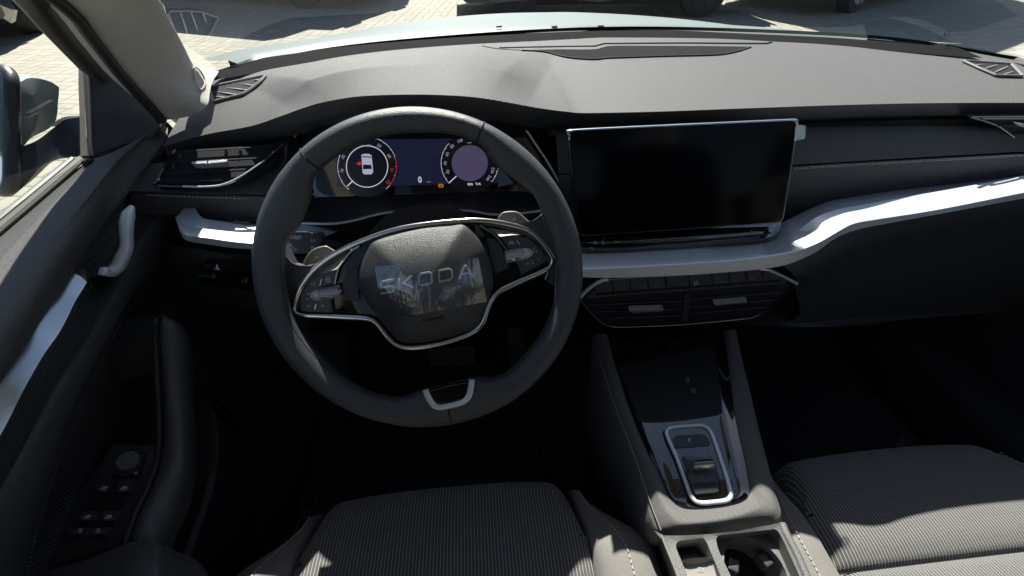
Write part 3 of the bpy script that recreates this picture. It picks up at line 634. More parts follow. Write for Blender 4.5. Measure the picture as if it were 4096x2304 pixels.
mid = [Vector((-.675, .25, 1.135)), Vector((-.55, .35, 1.17)), Vector((-.3, .43, 1.19)), Vector((.02, .46, 1.195)), Vector((.34, .43, 1.19)), Vector((.59, .35, 1.17)), Vector((.715, .25, 1.135))]
topr = [Vector((-.56, -.05, 1.375)), Vector((-.45, -.0, 1.39)), Vector((-.25, .04, 1.40)), Vector((.02, .05, 1.405)), Vector((.29, .04, 1.40)), Vector((.49, 0, 1.39)), Vector((.60, -.05, 1.375))]
WS = thing('windscreen', 'clear raked windscreen above the dashboard, catching reflections', 'windscreen', (0, .45, 1.18))
bm = loft([base, mid, topr], 50, 12); bmesh.ops.recalc_face_normals(bm, faces=bm.faces)
bm.normal_update(); f0 = list(bm.faces)[300]
if f0.normal.z > 0: bmesh.ops.reverse_faces(bm, faces=bm.faces)
link('windscreen_pane', bm, M['windscreen'], WS)
link('black_border', loft([[p+Vector((0, .004, -.002)) for p in base], [p.lerp(q, .035)+Vector((0, .004, 0)) for p, q in zip(base, mid)]], 50, 1), M['rubber'], WS)
gm = bmesh.new()
wt = BVHTree.FromBMesh((lambda b: (b.from_mesh(bpy.data.objects['windscreen_pane'].data), b)[1])(bmesh.new()))
tube_bm(onT('f', arc(3788, 133, 9, 0, 300, 12), .001, 0, wt), .0004, n=4, bm=gm)
for k, (a_, b_) in enumerate(((3752, 3806), (3748, 3812), (3744, 3808), (3740, 3796), (3738, 3790))): (lambda q: len(q) == 2 and tube_bm(q, .0004, n=4, bm=gm))(onT('f', [(a_, 148+k*9), (b_, 150+k*9)], .001, 0, wt))
link('etched_mark', gm, mat('etched_glass_print', (.05, .05, .05), .9, spec=.05), WS)
for u, v in sp and [(1996, 105), (2218, 105), (2403, 103)]:
    p = U(u, v, 'y', .80); link('washer_jet', box_bm(p, (.014, .010, .004), bevel=.0015), M['paint'], BN)

# ------------------------------------------------------------------ driver's door
DR = thing('driver_door', 'driver door with cloth top, chrome strip and armrest, mirror outside', 'car door', (-.80, 0, .7))
zA = .955
A_ = T('f', [(345, 655), (250, 735), (100, 862), (0, 948), (-220, 1135)], 'z', zA)
A2 = T('f', [(470, 600), (400, 720), (250, 900), (120, 1040), (0, 1170), (-220, 1400)], 'z', [.972, .968, .963, .96, .958, .955])
A0 = T('f', [(360, 640), (300, 730), (140, 870), (0, 1000), (-220, 1200)], 'z', .960)
C_ = T('f', [(655, 500), (590, 552), (505, 625), (425, 735), (345, 880), (235, 1060), (110, 1270), (0, 1450), (-180, 1740)], 'z', [.962, .962, .96, .957, .953, .948, .942, .936, .93])
D_ = T('f', [(662, 560), (600, 650), (500, 790), (400, 930), (308, 1065), (150, 1305), (0, 1535), (-180, 1800)], 'x', -.772)
def ext(r): p = r[-1]; return r+[Vector((p.x, p.y-d, p.z)) for d in (.06, .15, .28, .45, .65, .85)]
A_, A2, A0, C_, D_ = map(ext, (A_, A2, A0, C_, D_))
D2 = [p+Vector((-.02, 0, -.002)) for p in D_]
link('door_top', loft([A_, A0, A2, C_, D_, D2], 130, 5), M['dash'], DR, angle=70)
F_ = T('f', [(700, 640), (655, 770), (611, 857), (548, 950), (510, 1035), (430, 1170), (300, 1396), (203, 1546), (121, 1700), (-60, 2010)], 'x', -.772)
F_ = ext(F_)
D3 = T('f', [(665, 580), (600, 670), (500, 800), (400, 945), (308, 1080), (150, 1320), (0, 1550), (-180, 1820)], 'x', -.795); D3 = ext(D3)
link('cloth_strip', loft([D2, D3, [p+Vector((-.018, 0, .004)) for p in catm(F_, 60)], F_], 130, 4), mat('door_ribbed_cloth', (.055, .057, .063), .75, bump=('rib', 220, .8, (1.57, 0, .3), .2)), DR)
G_ = T('f', [(740, 700), (700, 930), (640, 1063), (531, 1203), (425, 1386), (338, 1546), (294, 1673), (216, 1881), (156, 2071), (100, 2304), (40, 2500)], 'x', -.780); G0 = G_; G_ = ext(G_)
FG = [p.lerp(q, .5)+Vector((.012, 0, 0)) for p, q in zip(catm(F_, 70), catm(G_, 70))]
link('leather_roll', loft([F_, [p.lerp(q, .08)+Vector((.008, 0, .001)) for p, q in zip(catm(F_, 70), catm(G_, 70))], FG, G_], 130, 5), M['leather'], DR)
H_ = T('f', [(760, 800), (740, 1100), (700, 1300), (640, 1450), (560, 1650), (430, 1860), (310, 2080), (150, 2300), (90, 2500)], 'x', -.815); H0 = H_; H_ = ext(H_)
link('speaker_mesh', loft([[p+Vector((-.004, 0, 0)) for p in G_], [p.lerp(q, .5)+Vector((-.012, 0, 0)) for p, q in zip(catm(G_, 70), catm(H_, 70))], H_], 130, 5), M['mesh'], DR)
ribs = bmesh.new()
g, hh = catm(G0, 160), catm(H0, 160)
for i in range(50, 152):
    c = hh[min(159, i+5)]; p = [g[i].lerp(c, t)+Vector((.0015-.044*t*(1-t), 0, 0)) for t in (0, .25, .5, .75, 1)]
    tube_bm(p, .0007, n=5, bm=ribs, ns=14)
link('mesh_ribs', ribs, mat('mesh_rib', (.075, .075, .085), .5), DR)
low = [catm(H_, 12), [Vector((-.80, p.y, .52)) for p in catm(H_, 12)], [Vector((-.80, p.y, .25)) for p in catm(H_, 12)]]
link('lower_panel', loft(low, 20, 3), M['dark'], DR)
link('door_front_edge', loft([[(-.84, .36, 1.0), (-.80, .355, .96), (-.77, .35, .93), (-.77, .35, .6), (-.78, .34, .3)], [(-.90, .42, 1.0), (-.90, .42, .9), (-.9, .42, .8), (-.9, .42, .6), (-.9, .42, .3)]], 12, 1), M['darkflat'], DR)
link('outer_skin', loft([[(-.87, .45, .94), (-.87, 0, .94), (-.87, -.9, .94)], [(-.93, .45, .7), (-.93, 0, .7), (-.93, -.9, .7)], [(-.90, .45, .3), (-.90, 0, .3), (-.90, -.9, .3)]], 12, 4), M['paint'], DR)
# chrome strip
ch = T('e3', [(598, 182), (300, 650), (0, 1112), (-200, 1430)], 'x', -.783); ch2 = T('e3', [(752, 210), (700, 300), (620, 430), (555, 565), (480, 700), (360, 870), (200, 1150), (90, 1370), (-60, 1650)], 'x', -.772)
ca, cb_ = catm(ch, 40), catm(ch2, 40)
ca, cb_ = [q+[q[-1]+(q[-1]-q[-3])*.5*k for k in range(1, 61)] for q in (ca, cb_)]
cm = [p.lerp(q, .62)+Vector((.0004, 0, .0004)) for p, q in zip(ca, cb_)]
tip = T('e3', [(598, 182), (620, 155), (642, 141), (665, 141), (700, 168), (752, 210)], 'x', [-.783, -.781, -.779, -.776, -.774, -.772])
bm = loft([[p+Vector((-.012, 0, -.004)) for p in ca], ca, cm, cb_, [p+Vector((-.014, 0, -.006)) for p in cb_]], 199, 1, par=True)
plate_bm(tip+[ca[2], cb_[2]][::-1], (-.008, 0, -.004), bm)
link('chrome_strip', bm, M['chrome'], DR, angle=30)
# inner release handle
hl = T('e3', [(795, 175), (830, 178), (900, 178), (950, 130), (985, 60), (1020, -20)], 'x', [-.765, -.762, -.76, -.757, -.753, -.75])+T('c1', [(620, 1170), (625, 1100), (650, 1040)], 'x', [-.748, -.746, -.745])
hbm0 = None; _ = (hl, [.006, .0075, .009, .0105, .011, .0105, .010, .0085, .004])
hlr = [.005, .007, .008, .0075, .007, .0072, .0078, .007, .003]
hl2 = catm(hl, 40); hlr = [float(np.interp(i/39*8, range(9), hlr)) for i in range(40)]
hbm = tube_bm([p+Vector((.004, 0, 0)) for p in hl2], hlr, n=14, flat=.55, up=(.8, -.3, .5))
hd = link('door_pull', hbm, M['satin'], DR, angle=60)
link('handle_bezel', plate_bm(rounded(T('e3', [(790, 215), (940, 200), (925, 270), (840, 325), (760, 300), (745, 270)], 'x', -.770), .006), (-.012, 0, 0), bevel=.001), M['gloss'], DR, angle=30)
# armrest and grab handle
Lr = T('c5', [(742, 250), (735, 300), (742, 450), (752, 620), (755, 780), (742, 920), (695, 1050), (640, 1170), (598, 1290)], 'x', -.722)
Rr = T('c5', [(760, 247), (806, 285), (812, 450), (820, 640), (822, 850), (800, 1000), (755, 1120), (700, 1230), (690, 1290)], 'z', [p.z-.002 for p in Lr])
R3 = [p+Vector((.002, .004, -.022)) for p in Rr]; R4 = [p+Vector((-.022, .012, -.08)) for p in Rr]
mid_ = [p.lerp(q, .45)+Vector((0, 0, .007)) for p, q in zip(Lr, Rr)]
link('grab_handle', loft([[p+Vector((.0, 0, -.05)) for p in Lr], [p+Vector((-.002, 0, -.006)) for p in Lr], Lr, mid_, Rr, R3, R4], 50, 3), M['armleather'], DR, angle=60)
link('handle_seam', tube_bm([p+Vector((-.001, 0, .0005)) for p in Lr], .0009, n=6, ns=60), M['darkflat'], DR)
link('handle_frame', tube_bm([p+Vector((-.006, 0, -.004)) for p in Lr], .0045, n=8, ns=60), M['dark'], DR)
zf = Lr[1].z
arch = [[Vector((-.80, Lr[0].y+.01, zf-.005)), Vector((-.76, Lr[0].y+.01, zf)), Lr[0]+Vector((0, .004, 0))], [Vector((-.80, Lr[0].y-.03, zf-.02)), Vector((-.76, Lr[0].y-.03, zf-.015)), Lr[1]+Vector((-.004, -.02, -.01))], [Vector((-.80, Lr[0].y-.045, zf-.07)), Vector((-.76, Lr[0].y-.04, zf-.06)), Lr[2]+Vector((-.004, 0, -.04))]]
link('handle_arch', loft(arch, 12, 4), M['dark'], DR)
SW = plane(*T('c5', [(520, 842), (722, 852), (200, 1420)], 'z', [.705, .705, .665]))
o = T('c5', [(522, 842), (722, 852), (738, 930), (690, 1050), (640, 1170), (596, 1262), (540, 1305), (300, 1380), (150, 1440), (90, 1440), (250, 1240), (350, 1080), (440, 965), (475, 900)], SW, 0)
link('switch_panel', plate_bm(rounded(o, .008), SW[1]*-.03, bevel=.0015), M['dark'], DR, angle=30)
def sheetplate(k, pts, pl, h, th, m, name, par, bev=.001, rad=.003):
    q = T(k, pts, pl, h); return link(name, plate_bm(rounded(q, rad) if rad else q, pl[1]*-th, bevel=bev), m, par, angle=30)
sheetplate('d7', [(800, 88), (1385, 100), (1370, 250), (1140, 560), (1040, 575), (640, 575), (610, 540)], SW, .0015, .006, M['button'], 'mirror_switch_plate', DR)
ms = sheetplate('d7', [(900, 190), (1180, 180), (1245, 230), (1150, 530), (790, 530)], SW, .003, .004, M['darkflat'], 'mirror_switch', DR)
kc = SW; c0 = T('d7', [(1000, 290)], SW, .018)[0]; c1 = T('d7', [(1025, 345)], SW, .003)[0]
link('knob', tube_bm([c1, c1.lerp(c0, .5), c1.lerp(c0, .92), c0], [.0145, .0128, .0118, .0105], n=40), M['button'], ms, angle=35)
SW2 = (SW[0], SW[1])
s = Sheet('d7', SW, .0184); s.line([(1012, 228), (1002, 258)], .0013); s.done('knob_mark', M['white'], ms)
s = Sheet('d7', SW, .0036); s.text('R', 1183, 252, .0055, -8); s.line([(1066, 222), (1072, 204), (1084, 206), (1080, 226)], .0005); s.line([(1150, 278), (1160, 272)], .0012)
s.line([(850, 440), (890, 438), (884, 465), (842, 468)], .0005, True); s.line([(845, 474), (870, 478), (885, 470)], .0005); s.fill([(855, 440), (890, 440), (888, 452), (850, 452)])
s.line([(1085, 460), (1105, 440), (1135, 440), (1130, 468), (1090, 466)], .0005, True)
for k in range(3): s.line([(1100+k*11, 446), (1096+k*11, 474)], .0005)
s.done('switch_symbols', M['white'], ms)
def win_icon(s, x, y, w=95, hgt=44):
    s.line([(x-w/2, y+hgt/2-3), (x-w/2+8, y+2), (x-w/2+30, y-hgt/2+4), (x+w/2, y-hgt/2), (x+w/2-12, y+hgt/2), (x-w/2+4, y+hgt/2)], .0006, True)
    s.fill([(x-2, y-hgt/2+3), (x+w/2-2, y-hgt/2+3), (x+w/2-6, y), (x-20, y)]); s.line([(x-w/2+6, y+4), (x+w/2-6, y+2)], .0006); s.fill([(x-2, y-8), (x+14, y-8), (x+14, y+8), (x-2, y+8)], .0001)
for pts, ic in (([(645, 582), (800, 575), (782, 700), (560, 700)], (692, 654)), ([(880, 575), (1065, 572), (1010, 700), (835, 700)], (948, 654)), ([(430, 945), (590, 935), (575, 1070), (345, 1075)], (480, 1022)), ([(690, 938), (880, 935), (830, 1070), (640, 1075)], (752, 1022))):
    wsw = sheetplate('d7', pts, SW, .0045, .006, M['button'], 'window_switch', DR, .0015, .003)
    s = Sheet('d7', SW, .0048); win_icon(s, *ic); s.done('window_symbol', M['white'], wsw)
for pts in ([(550, 705), (1010, 705), (905, 925), (430, 930)], [(330, 1080), (830, 1075), (780, 1165), (275, 1170)]):
    sheetplate('d7', pts, SW, .0015, .002, M['darkflat'], 'switch_recess', DR, 0, .002)
for pts, ic in (([(265, 1170), (520, 1165), (485, 1255), (300, 1255), (235, 1225)], (387, 1197)), ([(525, 1165), (780, 1162), (745, 1225), (700, 1252), (490, 1255)], (617, 1197))):
    b_ = sheetplate('d7', pts, SW, .004, .005, M['button'], 'child_lock_button', DR, .001, .003)
    s = Sheet('d7', SW, .0043); x, y = ic
    s.line([(x-28, y+25), (x-24, y-8), (x-8, y-26), (x+18, y-24), (x+30, y-6), (x+26, y+25)], .0006, True); s.fill([(x-18, y-4), (x+20, y-4), (x+14, y+8), (x+14, y+25), (x-8, y+25), (x-8, y+8)]); s.fill([(x-5, y-18), (x+11, y-18), (x+11, y-8), (x-5, y-8)]); s.done('lock_symbol', M['white'], b_)
ar = [T('c5', [(60, 1480), (250, 1418), (420, 1368), (595, 1300), (680, 1288), (740, 1297), (800, 1328)], 'z', [.668, .672, .68, .690, .692, .69, .67]),
      T('c5', [(60, 1500), (250, 1440), (420, 1390), (600, 1320), (690, 1305), (745, 1315), (808, 1345)], 'z', [.676, .68, .69, .70, .702, .70, .67]),
      T('c5', [(20, 1700), (200, 1680), (400, 1660), (560, 1640), (660, 1640), (745, 1640), (820, 1640)], 'z', [.68, .685, .695, .705, .707, .70, .67]),
      T('c5', [(-100, 2100), (100, 2100), (350, 2100), (560, 2100), (660, 2100), (745, 2100), (820, 2100)], 'z', [.68, .685, .695, .705, .707, .70, .67])]
link('armrest', loft(ar, 40, 5), M['armleather'], DR)
link('armrest_side', loft([[p for p in [r[-1] for r in ar]], [r[-1]+Vector((.004, 0, -.05)) for r in ar], [r[-1]+Vector((-.02, 0, -.14)) for r in ar]], 20, 3), M['armleather'], DR)
pk = T('c5', [(870, 575), (960, 590), (985, 660), (1010, 780), (1008, 900), (985, 1050), (905, 1290), (850, 1460)], 'x', -.735)
link('door_pocket', loft([pk, [p+Vector((-.008, 0, .004)) for p in pk], [p+Vector((-.05, 0, -.01)) for p in pk]], 40, 1), M['dark'], DR)
link('pocket_wall', loft([pk, [p+Vector((0.0, .01, -.16)) for p in pk]], 40, 1), M['darkflat'], DR)
# window surround
SL = plane(*T('e1', [(735, 700), (770, 1280), (1330, 970)], 'x', [-.835, -.825, -.775]))
link('corner_panel', plate_bm(T('e1', [(722, 590), (800, 578), (870, 573), (960, 585), (1100, 715), (1330, 950), (1378, 1000), (1345, 1060), (1250, 1140), (1000, 1205), (770, 1300), (755, 1200), (735, 800)], SL, 0), SL[1]*-.015, bevel=.002), M['dark'], DR, angle=30)
link('window_channel', plate_bm(T('e1', [(650, 515), (690, 545), (700, 800), (712, 1100), (735, 1290), (665, 1300), (660, 1000), (648, 700)], SL, -.012), SL[1]*-.01, bevel=.001), M['grey'], DR, angle=30)
link('window_channel', plate_bm(T('e1', [(684, 540), (730, 585), (742, 800), (758, 1200), (772, 1290), (735, 1295), (715, 1100), (700, 800)], SL, -.008), SL[1]*-.02, bevel=.001), M['rubber'], DR, angle=30)
link('channel_lip', tube_bm(T('e1', [(733, 600), (742, 800), (757, 1200), (770, 1290)], SL, .001), .0014, n=6, ns=20), M['grey'], DR)
ft = T('e1', [(-60, -420), (120, -200), (290, 0), (450, 200), (600, 372), (740, 535), (852, 668)], 'x', [-.70, -.74, -.775, -.79, -.80, -.808, -.812])
link('frame_seal', tube_bm([Vector((-.62, -.5, 1.37))]+[Vector((-.64, -.2, 1.34))]+ft[2:], [.02, .019, .0172, .0160, .0150, .0135, .004][:7], n=16), M['rubber'], DR) if False else link('frame_seal', tube_bm(ft, [.0185, .018, .0172, .0160, .0150, .0135, .006], n=16), M['rubber'], DR)
fl = T('e1', [(330, -80), (400, 0), (600, 240), (870, 575)], 'x', [-.80, -.80, -.81, -.82]); fr = T('e1', [(450, -80), (525, 0), (770, 290), (965, 590)], 'x', [-.765, -.765, -.778, -.79])
link('door_frame', loft([fl, fr], 20, 1), mat('dark_green_grey_frame', (.07, .08, .078), .45), DR)
o1 = ext(T('f', [(338, 640), (318, 660), (100, 848), (0, 932), (-220, 1118)], 'z', .957))
link('window_felt', tube_bm([p+Vector((-.003, 0, .002)) for p in o1], .0052, n=8, ns=130, flat=.8), M['seal'], DR)
link('window_felt', tube_bm([p+Vector((-.014, 0, .001)) for p in o1], .0045, n=8, ns=130), M['rubber'], DR)
link('sill_trim', tube_bm([p+Vector((-.024, 0, -.002)) for p in o1], .0048, n=8, ns=130, flat=.6), M['grey'], DR)
bm = bmesh.new(); v = [bm.verts.new(p) for p in (Vector((-.846, .33, .93)), Vector((-.846, -.9, .93)), Vector((-.66, -.9, 1.38)), Vector((-.66, -.25, 1.38)), Vector((-.82, .24, 1.02)))]
f = bm.faces.new(v); bm.normal_update()
if f.normal.x < 0: bmesh.ops.reverse_faces(bm, faces=[f])
link('window_pane', bm, M['winglass'], DR, smooth=False)
link('lock_button', box_bm(T('c1', [(448, 822)], 'z', .962)[0], (.012, .012, .010), bevel=.004), M['darkflat'], DR)
# outside mirror: sections across the housing, then the black base and foot
def msec(x, cy, cz, ry, rz, n=28, p=3.2):
    out = []
    for k in range(n):
        a = 2*math.pi*k/n; c, s_ = math.cos(a), math.sin(a)
        out.append(Vector((x, cy+ry*math.copysign(abs(c)**(2/p), c), cz+rz*math.copysign(abs(s_)**(2/p), s_))))
    return out
in_pts = [(64, 300), (235, 322), (238, 420), (222, 505), (70, 590)]
fac = T('f', [(72, 318), (232, 330), (238, 400), (222, 500), (120, 560), (72, 586)], 'x', [-.93, -.945, -.945, -.945, -.93, -.93])
mr = DR
sidef = catm([fac[0], fac[1], fac[2], fac[3], fac[4], fac[5]], 24, closed=True)
ctr = sum(sidef, Vector())/24
def grow(f, dx, dy, dz=0): return [Vector((p.x+dx, ctr.y+(p.y-ctr.y)*f+dy, ctr.z+(p.z-ctr.z)*f+dz)) for p in sidef]
bm = grid_bm([[ctr+Vector((.003, 0, 0))]*24, grow(.6, .003, 0), grow(.92, .001, 0), grow(1, -.006, 0), grow(1.06, -.05, -.01, .004), grow(1.06, -.14, -.03, .006), grow(.9, -.21, -.06, .004)], closed=True)
mh = link('mirror_housing', bm, M['paint'], DR, angle=45)
rimp = T('f', [(40, 305), (46, 420), (48, 590), (44, 735), (0, 760), (-140, 700), (-160, 380), (-60, 285), (0, 282)], 'x', [-.93, -.93, -.93, -.935, -.96, -1.05, -1.05, -.98, -.955])
link('mirror_rim', tube_bm(rimp, .0088, n=10, closed=True, ns=60), M['bodypl'], mh)
bm = bmesh.new(); f = bm.faces.new([bm.verts.new(p+Vector((0, .012, 0))) for p in catm(rimp, 40, closed=True)]); bmesh.ops.triangulate(bm, faces=[f]); link('mirror_glass', bm, M['mirglass'], mh, smooth=False)
mb = [T('f', [(72, 592), (70, 735), (0, 790)], 'x', [-.93, -.935, -.96]), T('f', [(150, 560), (150, 690), (80, 760)], 'x', [-.92, -.92, -.93]), T('f', [(222, 505), (225, 628), (180, 655)], 'x', [-.90, -.9, -.9]), T('f', [(262, 478), (300, 612), (290, 630)], 'x', [-.88, -.875, -.87]), T('f', [(320, 468), (324, 620), (324, 630)], 'x', [-.855, -.855, -.85])]
link('mirror_foot', loft([list(c) for c in zip(*mb)], 30, 5), M['bodypl'], mh)
mt = [T('f', [(222, 505), (262, 478), (322, 470)], 'x', [-.90, -.88, -.855]), T('f', [(190, 510), (250, 470), (322, 462)], 'x', [-.93, -.91, -.87])]
link('mirror_foot', loft([list(mt[0]), list(mt[1])], 12, 1), M['bodypl'], mh)
# passenger door, beyond the right edge
PD = thing('passenger_door', 'dark passenger door at the far right of the cabin', 'car door', (.86, 0, .6))
link('door_panel', loft([[(.88, .45, .95), (.88, 0, .95), (.88, -.9, .95)], [(.82, .45, .93), (.82, 0, .93), (.82, -.9, .93)], [(.83, .45, .8), (.83, 0, .8), (.83, -.9, .8)], [(.84, .45, .3), (.84, 0, .3), (.84, -.9, .3)]], 12, 3), M['dark'], PD)

# ------------------------------------------------------------------ instrument cluster
CP = plane(*T('f', [(1350, 747), (1925, 722), (1640, 540)], 'y', [.268, .268, .305]))
IC = thing('instrument_cluster', 'lit digital instrument cluster showing two dials, seen through the steering wheel', 'instrument cluster', CP[0])
bo = T('c2', [(120, 830), (180, 700), (250, 590), (300, 450), (370, 320), (440, 250), (520, 222), (700, 205), (1200, 190), (1640, 197), (1800, 213), (1900, 245), (1985, 305), (2060, 410), (2150, 545), (2232, 690), (2240, 800)], CP, .004)
link('binnacle_frame', tube_bm([p+CP[1]*.012 for p in bo[1:-1]], .0021, n=8, ns=90), M['satin'], IC)
link('binnacle', plate_bm([p-CP[1]*.006 for p in bo]+T('c2', [(2160, 905), (350, 985)], CP, -.002), CP[1]*-.02), M['gloss'], IC, angle=30)
link('display_glass', plate_bm(rounded(T('c2', [(470, 380), (1900, 300), (1960, 560), (1930, 700), (1900, 740), (560, 790), (480, 740)], CP, .001), .01), CP[1]*-.004), M['pcbg'], IC, angle=30)
dl = link('display', (lambda s: s.fill([(612, 360), (1795, 318), (1797, 690), (636, 722)]))(Sheet('c2', CP, .0014)).bm, M['d_bg'], IC, smooth=False)
def sh(h): return Sheet('c2', CP, h)
s = sh(.0020); s.fill(arc(848, 572, 222, 0, 359, 60)); s.done('dial_face', M['d_dial'], dl)
s = sh(.0020); s.fill(arc(1592, 548, 216, 0, 359, 60)); s.done('dial_face', M['d_dial'], dl)
s = sh(.0025); s.line(arc(848, 572, 150, 0, 358, 70), .0013, True); s.line(arc(848, 572, 213, 128, -50, 60), .0007); s.line(arc(848, 572, 213, 232, 150, 40), .0007)
s.line([(703, 716), (747, 674)], .0016); s.done('dial_ring', M['d_white'], dl)
s = sh(.0025); s.line(arc(1592, 548, 208, 137, 225, 50), .0007); s.line(arc(1592, 548, 208, -40, 20, 30), .0007); s.line([(1445, 688), (1496, 641)], .0016); s.done('dial_ring', M['d_white'], dl)
s = sh(.0025); s.text('0', 1231, 670, .0135, 2, .02, .9); s.text('90%', 1595, 702, .0055, 2, .02); s.text('TrA', 1652, 699, .0055, 2, .02)
s.done('display_text', M['d_white'], dl)
s = sh(.0026); s.line(arc(848, 572, 213, -40, 20, 40), .0012)
for t, x, y, a in (('80', 1000, 684, 55), ('70', 1032, 598, 95)): s.text(t, x, y, .0068, a)
s.done('dial_numbers', M['d_red'], dl)
s = sh(.0026)
for t, x, y, a in (('50', 935, 423, -22), ('60', 1008, 497, -55), ('10', 668, 604, 80), ('20', 675, 503, 50), ('20', 1433, 612, 75), ('40', 1416, 549, 88), ('60', 1429, 484, 68), ('80', 1465, 427, 40), ('100', 1520, 388, 22), ('230', 1757, 600, -105), ('260', 1728, 655, -130)): s.text(t, x, y, .0068, a)
s.text('rpm x100', 838, 420, .0038, 2); s.text('km/h', 1295, 683, .0034, 2); s.text('km/h', 1590, 400, .0034, 2)
for cx, cy, r, a0, a1, st in ((848, 572, 213, -36, 128, 18), (848, 572, 213, 150, 230, 20), (1592, 548, 208, 137, 225, 11), (1592, 548, 208, -40, 20, 12)):
    a = a0
    while a <= a1: s.line([(cx+(r-10)*math.cos(R(a)), cy-(r-10)*math.sin(R(a))), (cx+(r-2)*math.cos(R(a)), cy-(r-2)*math.sin(R(a)))], .0007); a += st
s.done('dial_numbers', M['d_grey'], dl)
s = sh(.0024); s.fill(arc(1592, 548, 131, 0, 359, 60)); s.done('dial_disc', M['d_purple'], dl)
s = sh(.0030); s.fill([(806, 488), (830, 480), (862, 481), (880, 490), (888, 560), (892, 612), (880, 628), (830, 630), (815, 618), (812, 560)]); s.done('car_picture', M['d_car'], dl)
s = sh(.0034); s.fill([(808, 505), (880, 508), (876, 500), (812, 498)]); s.fill([(820, 558), (876, 560), (884, 590), (818, 592)]); s.done('car_picture', M['d_dial'], dl)
s = sh(.0034); s.fill([(768, 550), (800, 534), (808, 545), (806, 560), (790, 566)]); s.done('door_symbol', M['d_red'], dl)
s = sh(.0030); s.line(arc(1383, 711, 11, 0, 350, 20), .0008, True); s.line(arc(1383, 711, 17, 130, 230, 8), .0007); s.line(arc(1383, 711, 17, -50, 50, 8), .0007); s.line([(1383, 704), (1383, 713)], .0009); s.done('warning_symbol', M['d_amber'], dl)
s = sh(.0016); s.line(arc(848, 572, 213, 232, 308, 40), .0004); s.line(arc(1592, 548, 208, 228, 312, 40), .0004); s.done('dial_edge', M['dimprint'], dl)
s = sh(.0040); s.fill([(1793, 590), (1850, 625), (1910, 690), (1880, 702), (1797, 722)]); s.done('screen_film_edge', mat('pale_blue_film', (.16, .25, .31), .3), IC)
q1 = T('c2', [(360, 800), (600, 790), (1300, 765), (1900, 745), (2160, 800)], 'y', [.262, .262, .262, .262, .25]); q3 = T('c2', [(355, 983), (600, 986), (760, 962), (880, 930), (1000, 906), (1200, 891), (1400, 886), (1600, 894), (1740, 918), (1900, 918), (2110, 892)], 'y', .185)
link('cluster_shelf', loft([q1, [p.lerp(q, .5)+Vector((0, 0, -.004)) for p, q in zip(catm(q1, 30), catm(q3, 30))], q3], 50, 4), M['dark'], IC)
link('shelf_trim', tube_bm(q3, .0022, n=8, ns=90, flat=.8), M['satin'], IC)
rb = bmesh.new()
for i in range(34):
    x = 870+i*32; tube_bm(T('c2', [(x, 800-i*.8), (x+3, 860-i)], 'y', [.243, .222]), .0007, n=4, bm=rb)
link('shelf_ribs', rb, M['dark'], IC)
link('lower_fascia', loft([[p+Vector((0, .002, -.002)) for p in q3], [p+Vector((0, .01, -.04)) for p in q3], [p+Vector((0, .03, -.12)) for p in q3]], 40, 3), M['darkflat'], IC)

# ------------------------------------------------------------------ steering wheel
WT = R(29.9); WC = Vector((-.37, 0, .90)); WN = Vector((0, -math.cos(WT), math.sin(WT))); WU = Vector((0, math.sin(WT), math.cos(WT))); WX = Vector((1, 0, 0)); WP = (WC, WN)
SWH = thing('steering_wheel', 'black leather multifunction steering wheel with silver trimmed spokes', 'steering wheel', WC)
inner = px('c2', [(1500, 345), (1200, 330), (800, 400), (600, 520), (455, 650), (442, 800), (390, 940), (345, 1030), (270, 1100), (247, 1180), (250, 1260)])+[(1150, 1190), (1165, 1260)]+px('c3', [(320, 760), (430, 900), (600, 1060), (750, 1150), (900, 1190), (1000, 1190), (1060, 1162), (1130, 1142), (1280, 1100), (1430, 1064), (1480, 1062), (1570, 1070), (1650, 1035), (1780, 900), (1880, 770), (1950, 600), (1962, 480)])+[(2222, 1060), (2200, 960), (2172, 890)]+px('c2', [(2104, 880), (2050, 765), (1960, 700), (1880, 640), (1790, 590), (1720, 480), (1690, 420), (1640, 385)])
loc = [((U(u, v, WP, 0)-WC).dot(WX), (U(u, v, WP, 0)-WC).dot(WU)) for u, v in inner]
pol = sorted([(math.atan2(y, x), math.hypot(x, y)) for x, y in loc])
pa = [a for a, r in pol]; pR = [min(r, .165) for a, r in pol]
pa = [pa[-1]-2*math.pi]+pa+[pa[0]+2*math.pi]; pR = [pR[-1]]+pR+[pR[0]]
NR = 240; angs = [2*math.pi*i/NR-math.pi for i in range(NR)]
ri = np.array([np.interp(a, pa, pR) for a in angs]); ri = np.array([sum(ri[(i+k) % NR]*w_ for k, w_ in zip(range(-2, 3), (1, 2, 3, 2, 1)))/9 for i in range(NR)])
RO = .187
def rimsec(i, n=20, extra=0.):
    a = angs[i]; r1 = ri[i]; c = (RO+r1)/2; hw = (RO-r1)/2; d = WX*math.cos(a)+WU*math.sin(a); th = .0158
    return [WC+d*(c+(hw+extra)*math.cos(t))+WN*((th+extra)*math.copysign(abs(math.sin(t))**(1.0 if hw < .018 else .8), math.sin(t))) for t in [2*math.pi*k/n for k in range(n)]]
bm = bmesh.new(); V = [[bm.verts.new(p) for p in rimsec(i)] for i in range(NR)]
for i in range(NR):
    for k in range(20): bm.faces.new((V[i][k], V[i][(k+1) % 20], V[(i+1) % NR][(k+1) % 20], V[(i+1) % NR][k]))
rim = link('rim', bm, M['leather'], SWH, angle=80)
def ang_of(u, v): q = U(u, v, WP, 0)-WC; return math.atan2(q.dot(WU), q.dot(WX))
for (u, v) in ((1247, 640), (1912, 520), (1820, 1680)):
    i = int((ang_of(u, v)+math.pi)/(2*math.pi)*NR) % NR
    link('leather_seam', tube_bm(rimsec(i, 24, .0003)[:], .0009, n=6, closed=True), M['darkflat'], rim)
st = bmesh.new()
